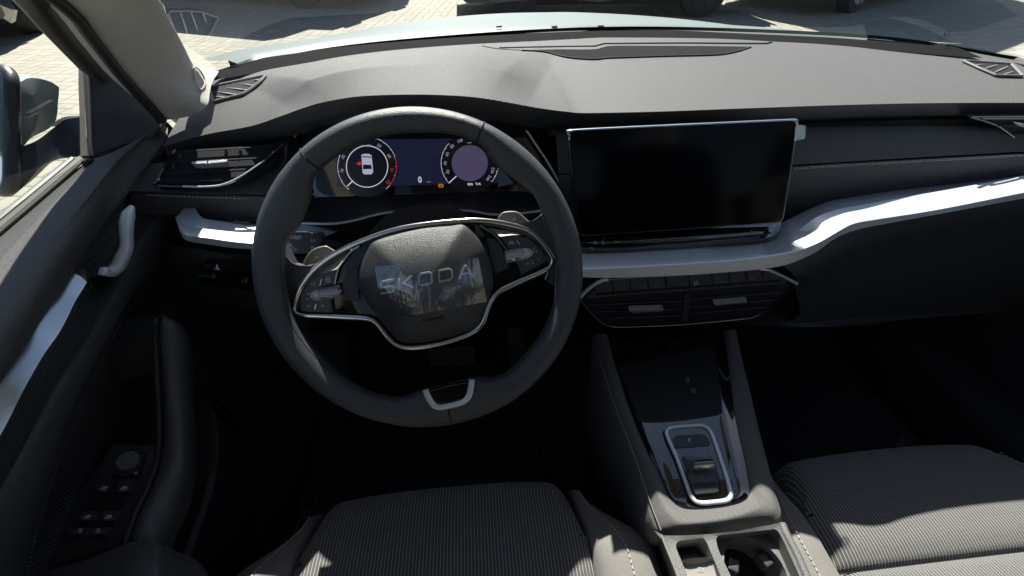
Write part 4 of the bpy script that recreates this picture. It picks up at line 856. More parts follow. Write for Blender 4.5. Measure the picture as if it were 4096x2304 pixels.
for i in range(0, NR*3):
    a = -math.pi+2*math.pi*i/(NR*3)
    if i % 3 == 0 and not (-1.9 < a < -1.05 and False):
        r1 = np.interp(a, angs, ri)-.0002; a2 = a+.014; r2 = np.interp(min(a2, angs[-1]), angs, ri)-.0002
        p = [WC+(WX*math.cos(x)+WU*math.sin(x))*(r_+.0016)+WN*.0062 for x, r_ in ((a, r1), (a2, r2))]; tube_bm(p, .0006, n=4, bm=st)
link('stitching', st, M['threadk'], rim)
WH = (WC-WN*.022, WN)
# leather on the spokes
def wplate(k, pts, h, th, m, name, par, bev=.0015, rad=0, seg=3):
    q = T(k, pts, WH, h); q = rounded(q, rad) if rad else q; return link(name, plate_bm(q, WN*-th, bevel=bev, seg=seg), m, par, angle=40)
wplate('f', [(1105, 960), (1138, 1020), (1160, 1062), (1195, 1074), (1240, 1064), (1300, 1040), (1360, 1010), (1412, 984), (1440, 1000), (1310, 1050), (1250, 1100), (1215, 1150), (1190, 1210), (1184, 1262), (1175, 1300), (1130, 1260), (1090, 1150)], .004, .022, M['leather'], 'spoke_leather', SWH, .005)
wplate('f', [(2190, 840), (2168, 868), (2140, 888), (2100, 898), (2050, 897), (1990, 893), (1925, 883), (1925, 900), (2000, 910), (2090, 925), (2150, 965), (2190, 1020), (2205, 1060), (2205, 1100), (2190, 1130), (2225, 1150), (2260, 1060), (2250, 900)], .004, .022, M['leather'], 'spoke_leather', SWH, .005)
trim = [(285, 645), (278, 610), (300, 540), (340, 460), (400, 378), (500, 296), (600, 238), (700, 192), (850, 136), (1000, 96), (1200, 68), (1400, 52), (1500, 52), (1620, 66), (1730, 92), (1800, 118), (1860, 170), (1915, 240), (1948, 296), (1946, 330), (1905, 372), (1700, 462), (1605, 508), (1555, 560), (1525, 630), (1503, 700), (1460, 752), (1380, 795), (1250, 838), (1100, 866), (1000, 868), (935, 848), (880, 795), (840, 742), (800, 700), (750, 684), (600, 675), (450, 668), (330, 664)]
tp = catm(T('c3', trim, WH, .004), 150, closed=True)
bm = tube_bm(tp, [.0030+.0010*(1 if p.dot(WU) < WC.dot(WU)-.0 else 0) for p in tp], n=10, closed=True, flat=.8, up=WN); link('spoke_trim', bm, M['chrome'], SWH, angle=60)
wplate('c3', [(x+(1060-x)*.01, y+(450-y)*.01) for x, y in trim], .001, .018, M['gloss2'], 'spoke_panel', SWH, .001)
link('hub', tube_bm([WC-WN*.042, WC-WN*.07, WC-WN*.09], [.085, .08, .055], n=32), M['darkflat'], SWH)
# airbag cover
pad = T('c3', [(790, 192), (900, 152), (1100, 106), (1300, 86), (1372, 80), (1440, 132), (1510, 212), (1550, 310), (1566, 390), (1568, 470), (1540, 560), (1512, 640), (1484, 702), (1440, 750), (1300, 802), (1150, 836), (1010, 846), (950, 822), (900, 772), (830, 692), (770, 610), (712, 522), (684, 468), (690, 400), (718, 320), (756, 240)], WH, .012)
pad = catm(pad, 120, closed=True); pc = sum(pad, Vector())/120
def ring(f, h): return [pc+(p-pc)*f+WN*h for p in pad]
rings = [ring(.985, -.02), ring(1.0, -.006), ring(.995, -.001)]+[ring(f, .0285*(1-f**2.1)) for f in (.97, .92, .84, .74, .62, .5, .36, .2)]
bm = grid_bm(rings, closed=True); cv = bm.verts.new(pc+WN*.0285); bm.verts.ensure_lookup_table()
for k in range(120): bm.faces.new((bm.verts[10*120+k], bm.verts[10*120+(k+1) % 120], cv))
abag = link('airbag_cover', bm, M['airbag'], SWH, angle=50)
tb = bmesh.new(); tb.from_mesh(abag.data); ABV = BVHTree.FromBMesh(tb)
# raised letters
def letter(bm, strokes, wd, lift=.0016):
    for stt in strokes:
        q = [p for p in onT('c3', stt, lift, 0, ABV)]
        n = len(q); L, Rr, B = [], [], []
        for i in range(n):
            a = q[max(0, i-1)]; b = q[min(n-1, i+1)]; t = (b-a).normalized(); s_ = WN.cross(t)*wd/2; L.append(q[i]+s_); Rr.append(q[i]-s_)
        plate_bm(L+Rr[::-1], WN*-.002, bm)
ar_ = R(-10.8)
def LT_(x0, y0, pts):   # letter box: unit square, wider than tall, slanting up to the right with the wheel
    return [(x0+(x*86)*math.cos(ar_)-(y*72)*math.sin(-ar_)*.0+y*72*math.sin(-ar_)*.35, y0+(x*86)*math.sin(ar_)+y*72) for x, y in pts]
bm = bmesh.new(); WD = .0021
letter(bm, [LT_(845, 448, [(1.0, 0), (.15, 0), (.02, .1), (.02, .38), (.14, .48), (.86, .5), (.98, .6), (.98, .88), (.86, 1), (0, 1)])], WD)
letter(bm, [LT_(962, 424, [(.0, 0), (0, 1)]), LT_(962, 424, [(.95, 0), (.22, .52)]), LT_(962, 424, [(.30, .46), (1.0, 1.02)])], WD)
letter(bm, [LT_(1086, 400, [(.5, 0), (.15, .02), (.02, .16), (.02, .84), (.15, .98), (.85, .98), (.98, .84), (.98, .16), (.85, .02), (.47, 0)])], WD)
letter(bm, [LT_(1216, 375, [(.0, .5), (0, .98), (.75, .98), (.96, .78), (.96, .22), (.75, .02), (0, .02), (0, .54)])], WD)
letter(bm, [LT_(1340, 352, [(.0, 1.02), (.46, 0), (.54, 0), (1.0, 1.02)]), LT_(1340, 352, [(.2, .68), (.82, .68)])], WD)
link('raised_lettering', bm, mat('letter_silver', (.52, .55, .58), .4, metal=.6), abag, smooth=False)
p0 = on(*px('c3', [(1180, 682)])[0], .0003, ABV); p1 = on(*px('c3', [(1230, 673)])[0], .0003, ABV)
bm = bmesh.new(); place_text(bm, 'AIRBAG', p0, p1-p0, WN, .0072, .03); link('embossed_lettering', bm, M['darkflat'], abag, smooth=False)
bm = tube_bm(onT('c3', [(1180, 712), (1186, 722), (1196, 722), (1202, 710)], .0002, 0, ABV), .0004, n=4); link('embossed_mark', bm, M['darkflat'], abag)
# dark recess pieces between pad and buttons
for pts in ([(1060, 640), (1180, 620), (1235, 520), (1190, 700), (1175, 880), (1225, 1000), (1235, 1090), (1140, 1110), (1000, 1090), (975, 1040), (980, 800)],):
    wplate('d4', pts, .0035, .006, M['dark'], 'spoke_infill', SWH, .0015)
wplate('d5', [(190, 420), (330, 430), (440, 560), (490, 760), (560, 860), (550, 920), (330, 1030), (300, 900), (270, 700), (210, 560)], .0035, .006, M['dark'], 'spoke_infill', SWH, .0015)
wplate('d5', [(0, 200), (40, 210), (155, 370), (160, 405), (110, 415), (0, 400)], .0045, .006, M['airbag'], 'spoke_infill', SWH, .001)
def wtilt(k, pts, hs, th, m, name, par):
    q = T(k, pts, WH, hs); return link(name, plate_bm(q, WN*-th, bevel=.0006), m, par, angle=40)
# satin caps, lit from above
wtilt('d4', [(508, 768), (530, 720), (600, 645), (700, 570), (850, 472), (1000, 392), (1095, 345), (1150, 330), (1060, 430), (985, 520), (935, 590), (903, 645), (760, 682), (620, 728)], [.001, -.002, -.004, -.005, -.005, -.004, -.003, .0, .006, .010, .012, .0125, .009, .004], .008, M['cap'], 'spoke_cap', SWH)
wtilt('d5', [(60, 192), (200, 198), (350, 210), (500, 236), (640, 270), (740, 300), (870, 385), (760, 368), (620, 372), (500, 385), (412, 405), (330, 330), (200, 250)], [-.004, -.005, -.005, -.005, -.005, -.004, .002, .009, .011, .0125, .0125, .007, .0], .008, M['cap'], 'spoke_cap', SWH)
link('chrome_edge', tube_bm(T('d4', [(1220, 305), (1100, 385), (1010, 500), (940, 600), (905, 680), (880, 790), (865, 855)], WH, .0066), .0012, n=6, ns=40), M['chromed'], SWH)
link('chrome_edge', tube_bm(T('d5', [(80, 215), (180, 275), (300, 345), (370, 420), (450, 520), (525, 612)], WH, .0066), .0012, n=6, ns=40), M['chromed'], SWH)
# button pods
bl_ = wplate('d4', [(905, 655), (870, 852), (660, 900), (550, 935), (512, 1000), (520, 1085), (570, 1105), (810, 1078), (830, 1275), (500, 1262), (385, 1250), (355, 1205), (365, 1100), (400, 1000), (450, 890), (520, 800), (610, 738), (750, 690)], .0072, .006, M['button'], 'button_pad', SWH, .001)
br_ = wplate('d5', [(418, 415), (580, 388), (760, 380), (880, 420), (980, 500), (1080, 600), (1160, 690), (1200, 760), (1190, 795), (1100, 855), (930, 945), (768, 1035), (745, 960), (692, 815), (800, 765), (930, 735), (985, 690), (960, 620), (900, 590), (760, 590), (560, 610), (490, 500)], .0072, .006, M['button'], 'button_pad', SWH, .001)
def wsh(k, h=.0080): return Sheet(k, WH, h)
s = wsh('d4', .0076); s.line([(405, 1036), (500, 1034)], .0004); s.done('pad_split', M['darkflat'], bl_)
s = wsh('d5', .0076); s.line([(968, 628), (1070, 604)], .0004); s.done('pad_split', M['darkflat'], br_)
def hilo(k, a, b, par): link('indicator_bar', tube_bm(T(k, [a, b], WH, .0080), .0010, n=8), M['chrome'], par)
hilo('d4', (680, 780), (655, 878), bl_); hilo('d4', (596, 1140), (580, 1218), bl_); hilo('d5', (690, 458), (746, 540), br_); hilo('d5', (926, 783), (974, 858), br_)
s = wsh('d4'); s.line(arc(768, 795, 32, 60, 360+20, 24), .0006); s.line([(740, 795), (796, 790)], .0006); s.line([(755, 812), (765, 822), (782, 812)], .0005)
for k in range(3): s.line([(768+k*12, 750+k), (772+k*12, 765), (768+k*12, 778)], .0004)
s.line([(470, 997), (498, 995)], .0009); s.line([(484, 982), (484, 1010)], .0009); s.line([(452, 1074), (488, 1072)], .0009)
s.line([(474, 1155), (473, 1200)], .0006); s.line([(482, 1177), (508, 1158), (506, 1198)], .0005, True); s.line([(702, 1147), (700, 1192)], .0006); s.line([(668, 1150), (692, 1170), (666, 1188)], .0005, True)
s.line([(562, 820), (582, 822), (572, 845), (586, 852), (570, 872), (560, 872)], .0005)
for k in range(3): s.line(arc(548, 855, 8+k*7, 140, 220, 5), .0004)
s.done('button_symbols', M['white'], bl_)
s = wsh('d5'); s.line(arc(605, 500, 36, 120, 240, 8), .0005); s.line(arc(605, 500, 36, -60, 60, 8), .0005); s.line([(585, 515), (590, 485), (618, 482), (628, 510)], .0006, True); s.line([(585, 500), (625, 497)], .0006)
s.fill([(962, 612), (972, 582), (1000, 606)]); s.fill([(990, 645), (1028, 632), (1022, 662)])
s.line([(1036, 758), (1062, 772), (1045, 796)], .0005, True); s.line([(830, 860), (850, 838), (858, 880)], .0005, True); s.line([(868, 832), (885, 828), (888, 845), (872, 850)], .0004, True); s.line([(875, 848), (892, 840), (892, 856)], .0004)
s.done('button_symbols', M['white'], br_)
def roller(k, a, b, c, r, par):
    A, B_ = T(k, [a, b], WH, .0055); C3 = T(k, [c], WH, .0045)[0]; d = (B_-A)
    rr = link('roller', tube_bm([A-d*.0, A+d*.04, A+d*.94, B_], [r*.9, r, r, r*.86], n=40), M['knurl'], par, angle=35)
    e = C3-A; p = [A-d*.01+e*t for t in (0, .3, .6, .8, .93, 1)]
    link('roller_cap', tube_bm([p[0]]+p, [r*.2]+[r*.93*math.sqrt(max(.02, 1-t*t*.98)) for t in (0, .3, .6, .8, .93, 1)], n=24), M['satin'], rr, angle=60)
roller('d4', (668, 1000), (945, 955), (512, 1035), .0078, SWH); roller('d5', (795, 680), (505, 735), (975, 650), .0078, SWH)
# bottom badge
wplate('c3', [(1150, 1152), (1280, 1118), (1412, 1094), (1402, 1165), (1375, 1198), (1290, 1218), (1212, 1228), (1185, 1205)], .0385, .006, M['gloss2'], 'badge_panel', SWH, .001)
link('badge_trim', tube_bm(T('c3', [(1130, 1142), (1150, 1195), (1185, 1243), (1225, 1256), (1290, 1245), (1370, 1222), (1408, 1185), (1422, 1130), (1428, 1076)], WH, .0385), .0036, n=8, flat=.5, up=WN, ns=60), M['satin'], SWH, angle=60)
link('badge_edge', tube_bm(T('c3', [(1152, 1152), (1280, 1118), (1412, 1092)], WH, .0392), .0008, n=6, ns=20), M['dark'], SWH)
# shift paddles
pdl = wplate('d4', [(400, 640), (440, 530), (495, 430), (590, 352), (720, 320), (775, 334), (880, 400), (820, 500), (500, 640)], -.020, .004, M['paddle'], 'shift_paddle', SWH, .0015, .003)
link('paddle_edge', tube_bm(T('d4', [(408, 615), (445, 525), (500, 428), (590, 354), (720, 320), (775, 336), (865, 388)], WH, -.0195), .0016, n=8, ns=40), M['grey'], pdl)
s = Sheet('d4', WH, -.0198); s.line([(585, 470), (630, 464)], .0010); s.done('paddle_mark', M['white'], pdl)
pdr = wplate('c2', [(1795, 985), (1802, 950), (1825, 918), (1860, 905), (1930, 906), (1972, 935), (2030, 990), (1900, 1010)], -.020, .004, M['paddle'], 'shift_paddle', SWH, .0015, .003)
link('paddle_edge', tube_bm(T('c2', [(1797, 975), (1804, 950), (1826, 919), (1860, 906), (1930, 907), (1972, 936), (2018, 978)], WH, -.0195), .0016, n=8, ns=40), M['grey'], pdr)
s = Sheet('c2', WH, -.0198); s.line([(1902, 953), (1924, 951)], .0009); s.line([(1912, 942), (1914, 963)], .0009); s.done('paddle_mark', M['white'], pdr)
# clear film stuck over the lettering
fq = [(812, 362), (830, 346), (1000, 330), (1200, 312), (1400, 296), (1462, 290), (1480, 360), (1500, 460), (1521, 570), (1400, 592), (1200, 628), (1000, 664), (864, 688), (848, 600), (828, 480)]
bm = bmesh.new(); nu, nv = 36, 22; g = []
def bil(s_, t):
    a, b, c, d = (812, 350), (1464, 290), (1521, 570), (864, 688); x = (a[0]*(1-s_)+b[0]*s_)*(1-t)+(d[0]*(1-s_)+c[0]*s_)*t; y = (a[1]*(1-s_)+b[1]*s_)*(1-t)+(d[1]*(1-s_)+c[1]*s_)*t; return x, y
for j in range(nv+1):
    r = []
    for i in range(nu+1):
        s_, t = i/nu, j/nv; q = px('c3', [bil(s_, t)])[0]; p = on(q[0], q[1], .0022, ABV); r.append(p+WN*(.0003*math.sin(i*1.7)*math.sin(j*2.3)+(.0006*random.random() if s_ < .4 else 0)))
    g.append(r)
bm = grid_bm(g); bm.normal_update()
if list(bm.faces)[10].normal.dot(WN) < 0: bmesh.ops.reverse_faces(bm, faces=bm.faces)
fo = link('protective_film', bm, M['film'], None); tag(fo, 'clear wrinkled protective film over the silver lettering of the steering wheel hub', 'film')

# steering column and stalk
SCn = thing('steering_column', 'black column shroud behind the steering wheel', 'steering column', WC-WN*.1)
link('shroud', tube_bm([WC-WN*.07+WU*.01, WC-WN*.08+WU*.012, WC-WN*.16+WU*.02, WC-WN*.26+WU*.03], [.05, .066, .074, .08], n=32, flat=.8), M['dark'], SCn, angle=60)
link('shroud_cover', loft([T('d4', [(1340, 190), (1420, 120), (1560, 50), (1810, 0)], WP, -.052), T('d4', [(1350, 150), (1450, 75), (1600, 15), (1810, -35)], WP, -.07), T('d4', [(1500, 130), (1550, 60), (1650, 0), (1810, -50)], WP, -.11)], 24, 4), M['leather'], SCn)
SK = (WC-WN*.088, WN)
stk = thing('control_stalk', 'black indicator stalk with printed symbols left of the steering column', 'stalk', T('d4', [(400, 250)], SK, 0)[0])
link('lever_head', plate_bm(rounded(T('d4', [(40, 108), (590, 102), (640, 122), (672, 170), (688, 250), (684, 350), (655, 388), (590, 400), (40, 432)], SK, .0), .006), SK[1]*-.016, bevel=.003), M['button'], stk, angle=40)
link('lever_arm', tube_bm(T('d4', [(670, 270), (800, 300), (960, 350), (1200, 420)], SK, [-.006, -.008, -.01, -.015]), .008, n=12), M['darkflat'], stk)
link('lever_edge', tube_bm(T('d4', [(200, 110), (480, 108), (600, 122), (640, 140)], SK, .0005), .0018, n=6, ns=20), M['gloss'], stk)
s = Sheet('d4', SK, .0006); s.text('CANCEL', 225, 180, .0060, -2, .02); s.text('OFF', 330, 178, .0060, -2, .02)
s.line([(508, 226), (526, 205), (526, 216), (540, 216), (540, 238), (526, 238), (526, 248)], .0006, True); s.line([(586, 226), (568, 205), (568, 216), (552, 216), (552, 238), (568, 238), (568, 248)], .0006, True)
s.fill([(196, 272), (222, 262), (250, 306), (222, 316)]); s.line([(222, 345), (262, 318), (262, 332), (312, 350), (295, 380), (250, 358), (252, 368)], .0008, True)
s.text('D', 160, 362, .0085); s.text('1x', 208, 376, .006); s.text('P', 540, 335, .0075); s.line([(556, 330), (572, 318)], .0005); s.line([(558, 336), (574, 336)], .0005); s.line([(556, 342), (570, 350)], .0005)
s.line([(180, 262), (205, 250), (200, 240)], .0006); s.done('lever_symbols', M['white'], stk)

# ------------------------------------------------------------------ touchscreen
TS = plane(*T('f', [(2280, 530), (3185, 490), (2320, 935)], 'y', [.176, .176, .132]))
ts = thing('touchscreen', 'large switched-off black touchscreen standing on the centre of the dashboard', 'touchscreen', TS[0])
so_ = T('f', [(2272, 522), (3188, 478), (3172, 680), (3128, 886), (2318, 942), (2292, 720)], TS, 0)
so_ = rounded(T('f', [(2272, 521), (3192, 478), (3127, 888), (2316, 944)], TS, 0), .009, 6)
link('screen_housing', plate_bm([p-TS[1]*.0005 for p in so_], TS[1]*-.012, bevel=.0015), M['darkflat'], ts, angle=30)
link('screen_pane', plate_bm([sum(so_, Vector())/len(so_)+(p-sum(so_, Vector())/len(so_))*.985+TS[1]*.0008 for p in so_], TS[1]*-.002, bevel=.0004), M['screen'], ts, angle=30)
e = rounded(T('f', [(2272, 521), (3192, 478), (3127, 888), (2316, 944)], TS, -.003), .009, 6)
link('screen_frame', tube_bm(e, .0016, n=8, closed=True), M['gloss'], ts, angle=60)
link('top_edge', tube_bm(T('f', [(2277, 560), (2280, 534), (2296, 523), (2700, 503), (3150, 482), (3176, 484), (3188, 500)], TS, -.002), .0020, n=8, ns=60), mat('blue_silver_edge', (.45, .52, .58), .3, metal=.8), ts, angle=60)
tab = thing('film_tab', 'clear peel-off film tab sticking out past the upper right corner of the touchscreen', 'film tab', T('c4', [(1360, 180)], TS, .003)[0])
link('tab', plate_bm(rounded(T('c4', [(1335, 136), (1391, 137), (1388, 212), (1340, 220), (1328, 228)], TS, .003), .002), TS[1]*-.0003), M['film'], tab, smooth=False)
link('tab_edge', tube_bm(T('c4', [(1340, 219), (1384, 211), (1389, 200), (1391, 150), (1388, 139), (1340, 137)], TS, .0032), .0004, n=5), M['grey'], tab)
HB = plane(*T('c4', [(170, 790), (1230, 740), (700, 690)], 'y', [.118, .120, .145]))
hb = thing('control_bar', 'piano black bar with power symbol and volume slider below the touchscreen', 'control bar', HB[0])
link('bar_panel', plate_bm(rounded(T('c4', [(100, 722), (150, 712), (1245, 652), (1262, 664), (1248, 708), (1215, 740), (1150, 754), (400, 806), (230, 810), (160, 797), (100, 780)], HB, 0), .004), HB[1]*-.02, bevel=.001), M['gloss'], hb, angle=30)
link('bar_ridge', tube_bm(T('c4', [(148, 712), (700, 682), (1245, 652)], HB, .001), .0012, n=6, ns=20), M['dark'], hb)
sld = loft([T('c4', [(188, 762), (400, 756), (700, 735), (1000, 712), (1188, 697)], HB, .003), T('c4', [(200, 776), (400, 771), (700, 750), (1000, 728), (1165, 715)], HB, .0055), T('c4', [(232, 788), (400, 786), (700, 768), (1000, 746), (1145, 735)], HB, .001)], 40, 4)
link('slider', sld, M['gloss'], hb, angle=60)
s = Sheet('c4', HB, .0062); s.line(arc(247, 776, 8, 120, 420, 14), .0006); s.line([(248, 765), (248, 775)], .0006); s.line([(352, 774), (378, 766), (376, 774)], .0005, True); s.line([(346, 766), (354, 766)], .0005); s.line([(1098, 725), (1120, 715), (1120, 724)], .0005, True); s.line([(1092, 716), (1100, 715)], .0005); s.line([(1096, 712), (1096, 719)], .0005)
s.done('slider_symbols', M['white'], hb)
link('slider_notch', tube_bm(T('c4', [(292, 758), (284, 772), (292, 786)], HB, .0062), .0008, n=6), M['chromed'], hb)

# ------------------------------------------------------------------ centre buttons and vents
CV = plane(*T('f', [(2318, 1195), (3185, 1130), (2500, 1310)], 'y', [.088, .088, .115]))
cv = thing('centre_vents', 'hexagonal centre unit with a row of buttons above two air vents', 'air vents', CV[0])
ou = px('d6', [(40, 370), (120, 290), (200, 235), (320, 178), (700, 150), (1200, 115), (1900, 65), (1980, 70), (2100, 120), (2200, 170), (2288, 218), (2230, 240), (2120, 378), (2030, 460), (1950, 510), (1850, 558), (1700, 585), (1100, 640), (700, 660), (430, 666), (340, 650), (250, 600), (130, 482), (60, 390)])
o3 = [U(u, v, CV, 0) for u, v in ou]
link('unit_body', plate_bm([p-CV[1]*.001 for p in o3], CV[1]*-.05, bevel=.001), M['darkflat'], cv, angle=30)
link('vent_frame', tube_bm(T('d6', [(38, 372), (120, 290), (205, 222), (290, 182), (340, 174)], CV, .003), .0034, n=8, ns=30, flat=.7), M['satin'], cv); link('vent_frame', tube_bm(T('d6', [(1900, 66), (1985, 72), (2100, 122), (2200, 172), (2285, 216)], CV, .003), .0034, n=8, ns=30, flat=.7), M['satin'], cv)
link('vent_frame', tube_bm(T('d6', [(340, 174), (700, 148), (1200, 113), (1900, 66)], CV, .002), .0018, n=8, ns=30), M['chromed'], cv)
link('vent_frame', tube_bm(T('d6', [(48, 380), (130, 482), (250, 600), (340, 650), (430, 666), (700, 660), (1100, 640), (1700, 585), (1850, 558), (1950, 510), (2030, 460), (2120, 378), (2270, 235)], CV, .002), .0014, n=8, ns=90), M['chromed'], cv)
sep = [395, 575, 755, 940, 1180, 1415, 1595, 1772, 1945]
def ytop(x): return 190-(x-300)*.075
def ybot(x): return 372-(x-100)*.075
ed = [120]+sep+[2190]
for i in range(len(ed)-1):
    a, b = ed[i]+3, ed[i+1]-3; aa, bb = a, b
    if i == 0: aa = 285
    if i == len(ed)-2: bb = 1990
    pts = [(aa-8, ytop(aa)), (bb-8, ytop(bb)), (b+4, ybot(b)-12), (b+5, ybot(b)), (a+5, ybot(a)), (a+4, ybot(a)-12)]
    link('button', plate_bm(T('d6', pts, CV, .004), CV[1]*-.006, bevel=.0008), M['button'], cv, angle=30)
gr = bmesh.new()
for k in range(3): tube_bm(T('d6', [(215, 338-k*9), (1200, 264-k*9), (2130, 196-k*9)], CV, .0046), .0005, n=4, bm=gr)
link('groove_lines', gr, M['darkflat'], cv)
for x in (382, 563, 745, 928, 1398, 1575, 1748, 1925): link('indicator_bar', tube_bm(T('d6', [(x-3, ytop(x)+22), (x+5, ytop(x)+60)], CV, .0046), .0010, n=6), M['chromed'], cv)
s = Sheet('d6', CV, .0052)
for t, x, y in (('SET', 479, 262), ('MODE', 661, 249), ('PARK', 838, 241), ('CLIMA', 1490, 201), ('MAX', 1662, 186), ('REAR', 1838, 171)): s.text(t, x, y, .0048, 3)
s.line([(448, 236), (470, 226), (492, 224), (508, 238), (505, 244), (450, 246)], .0004, True); s.line([(640, 236), (660, 228), (680, 212), (684, 236)], .0004, True); s.line([(820, 204), (846, 202), (846, 228), (820, 230)], .0004, True); s.text('P', 833, 216, .004, 3)
s.line([(1652, 152), (1672, 150)], .0004); s.line([(1634, 156), (1648, 150), (1672, 149), (1674, 158), (1656, 172)], .0004, True); s.line([(1814, 136), (1850, 134), (1850, 156), (1814, 158)], .0004, True); s.line([(1822, 144), (1842, 142), (1842, 150), (1822, 152)], .0004, True)
s.line([(1470, 165), (1480, 186), (1492, 184), (1496, 166)], .0005); s.done('button_symbols', M['dimprint'], cv)
s = Sheet('d6', CV, .0052); s.line([(1076, 200), (1060, 242), (1110, 242)], .0005, True); s.line([(1078, 216), (1070, 236), (1096, 236)], .0004, True); s.done('hazard_symbol', mat('dim_red_print', (.22, .15, .15), .6), cv)
s = Sheet('d6', CV, .0052); s.line([(1230, 208), (1262, 206), (1267, 230), (1234, 233)], .0009, True); s.line([(1232, 206), (1230, 192), (1252, 189), (1260, 204)], .0008); s.line([(1248, 214), (1250, 226)], .001); s.done('lock_symbol', M['white'], cv)
for a, b in (((160, 434), (1110, 392)), ((225, 504), (560, 494)), ((915, 482), (1100, 470)), ((300, 572), (1086, 544)), ((1195, 376), (2120, 298)), ((1195, 453), (1410, 434)), ((1780, 404), (2040, 380)), ((1190, 525), (1950, 455))):
    link('vent_slat', tube_bm(T('d6', [a, b], CV, .002), .0020, n=8, flat=.5), M['dark'], cv)
link('vent_divider', plate_bm(T('d6', [(1128, 336), (1193, 330), (1160, 610), (1095, 612)], CV, .003), CV[1]*-.01, bevel=.0008), M['dark'], cv, angle=30)
for q in ([(562, 492), (590, 488), (890, 479), (912, 482), (908, 500), (880, 508), (600, 522), (564, 512)], [(1436, 424), (1460, 420), (1760, 394), (1776, 398), (1772, 416), (1750, 420), (1460, 444), (1436, 440)]):
    tb_ = link('vent_tab', plate_bm(T('d6', q, CV, .011), CV[1]*-.008, bevel=.0008), M['knurl'], cv, angle=30)

# ------------------------------------------------------------------ centre console
zc = lambda a, b, n: [a+(b-a)*i/(n-1) for i in range(n)]
CN = thing('centre_console', 'centre console with gear selector, phone tray and cup holder between the seats', 'centre console', (0, -.1, .6))
L1 = px('c6', [(112, 120), (150, 300), (215, 530), (290, 720), (352, 870), (380, 985), (402, 1080), (425, 1150), (472, 1207)]); R1 = px('c6', [(1128, 1120), (1098, 980), (1052, 800), (1000, 600), (955, 400), (905, 200), (885, 100)]); M1 = px('c6', [(620, 1205), (820, 1186), (1000, 1155)])
L2 = px('c6', [(150, 120), (200, 300), (280, 520), (350, 720), (420, 870), (455, 985), (490, 1060), (530, 1115), (575, 1145)]); R2 = px('c6', [(1015, 1035), (1010, 940), (985, 800), (945, 600), (905, 400), (862, 200), (845, 100)]); M2 = px('c6', [(660, 1150), (820, 1130), (960, 1085)])
L3 = px('c6', [(175, 120), (225, 300), (300, 530), (385, 740), (440, 852), (478, 940), (505, 1000), (545, 1052), (600, 1082)]); R3_ = px('c6', [(962, 1005), (958, 930), (930, 780), (892, 610), (868, 450), (835, 200), (820, 100)]); M3 = px('c6', [(690, 1086), (820, 1072), (920, 1045)])
zL = [.642, .640, .637, .634, .631, .628, .626, .625, .624]; zR = [.624, .626, .629, .632, .636, .640, .642]; zM = [.624, .624, .624]
def cw(Ls, Ms, Rs, dz=0): return [U(u, v, 'z', z+dz) for (u, v), z in zip(Ls+Ms+Rs, zL+zM+zR)]
w1, w2, w3 = cw(L1, M1, R1, -.008), cw(L2, M2, R2, .004), cw(L3, M3, R3_, -.001)
w0 = [Vector((p.x*1.08, p.y-(.012 if 8 <= i <= 12 else 0), p.z-.02)) for i, p in enumerate(w1)]; w00 = [Vector((p.x*.78, p.y, .30 if not 8 <= i <= 12 else p.z-.04)) for i, p in enumerate(w1)]
w0 = [Vector((p.x+(-.004 if p.x < 0 else .004), p.y-(.006 if 8 <= i <= 12 else 0), p.z-.012)) for i, p in enumerate(w1)]
link('console_side', loft([w00, w0, w1], 110, 1, par=True), M['condash'], CN, angle=70)
link('console_body', loft([w1, [a.lerp(b, .4)+Vector((0, 0, .003)) for a, b in zip(w1, w2)], w2, w3, [p+Vector((0, 0, -.004)) for p in w3]], 110, 4, par=True), M['condash'], CN, angle=70)
link('console_piping', tube_bm(T('c6', [(140, 270), (215, 500), (300, 720), (362, 890), (420, 1060), (472, 1196)], 'z', [.640, .637, .633, .630, .626, .624]), .0009, n=6, ns=60), M['grey'], CN)
cp = catu(w3, 110); CQ0 = plane(cp[8], cp[100], cp[55]); CQ = (CQ0[0]-CQ0[1]*.006, CQ0[1])
inn = []
for k, p in enumerate(cp):
    ax_ = (cp[109-k]-p); c_ = p.lerp(cp[109-k], .17) if k < 42 or k > 67 else p+((cp[14]+cp[95])*.5-p)*.2
    inn.append(c_)
inn = [sum((inn[max(0, min(109, k+d))] for d in range(-5, 6)), Vector())/11 for k in range(110)]
inn = [q-CQ0[1]*((q-CQ[0]).dot(CQ0[1])) for q in inn]
bm = loft([[p+Vector((0, 0, -.002)) for p in cp], [p.lerp(q, .5)-CQ0[1]*.0045 for p, q in zip(cp, inn)], inn], 110, 5)
plate_bm([p+CQ0[1]*.00003 for p in inn], CQ0[1]*-.004, bm)
link('gloss_panel', bm, M['gloss'], CN, angle=50)
ph = T('c6', [(215, 300), (300, 500), (345, 575), (392, 600), (500, 600), (640, 585), (790, 560), (806, 530), (795, 400), (765, 180)], CQ, .0005)
link('phone_tray', plate_bm(ph, CQ[1]*-.004), mat('phone_tray_rubber', (.008, .009, .011), .55, bump=('rib', 300, .6, (0, 0, 0), 0)), CN, angle=30)
link('tray_edge', tube_bm(ph[1:-1], .0009, n=6, ns=60), M['dark'], CN)
for x, y in ((619, 370), (652, 428)): link('usb_port', tube_bm(T('c6', arc(x, y, 9, 0, 340, 14, 11), CQ, .002), .0010, n=5, closed=True), M['dimprint'], CN)
link('tray_back_wall', loft([T('c6', [(60, 60), (400, 60), (850, 40)], 'y', .16), [(-.12, .22, .50), (0, .22, .50), (.13, .22, .50)]], 12, 1), M['darkflat'], CN)
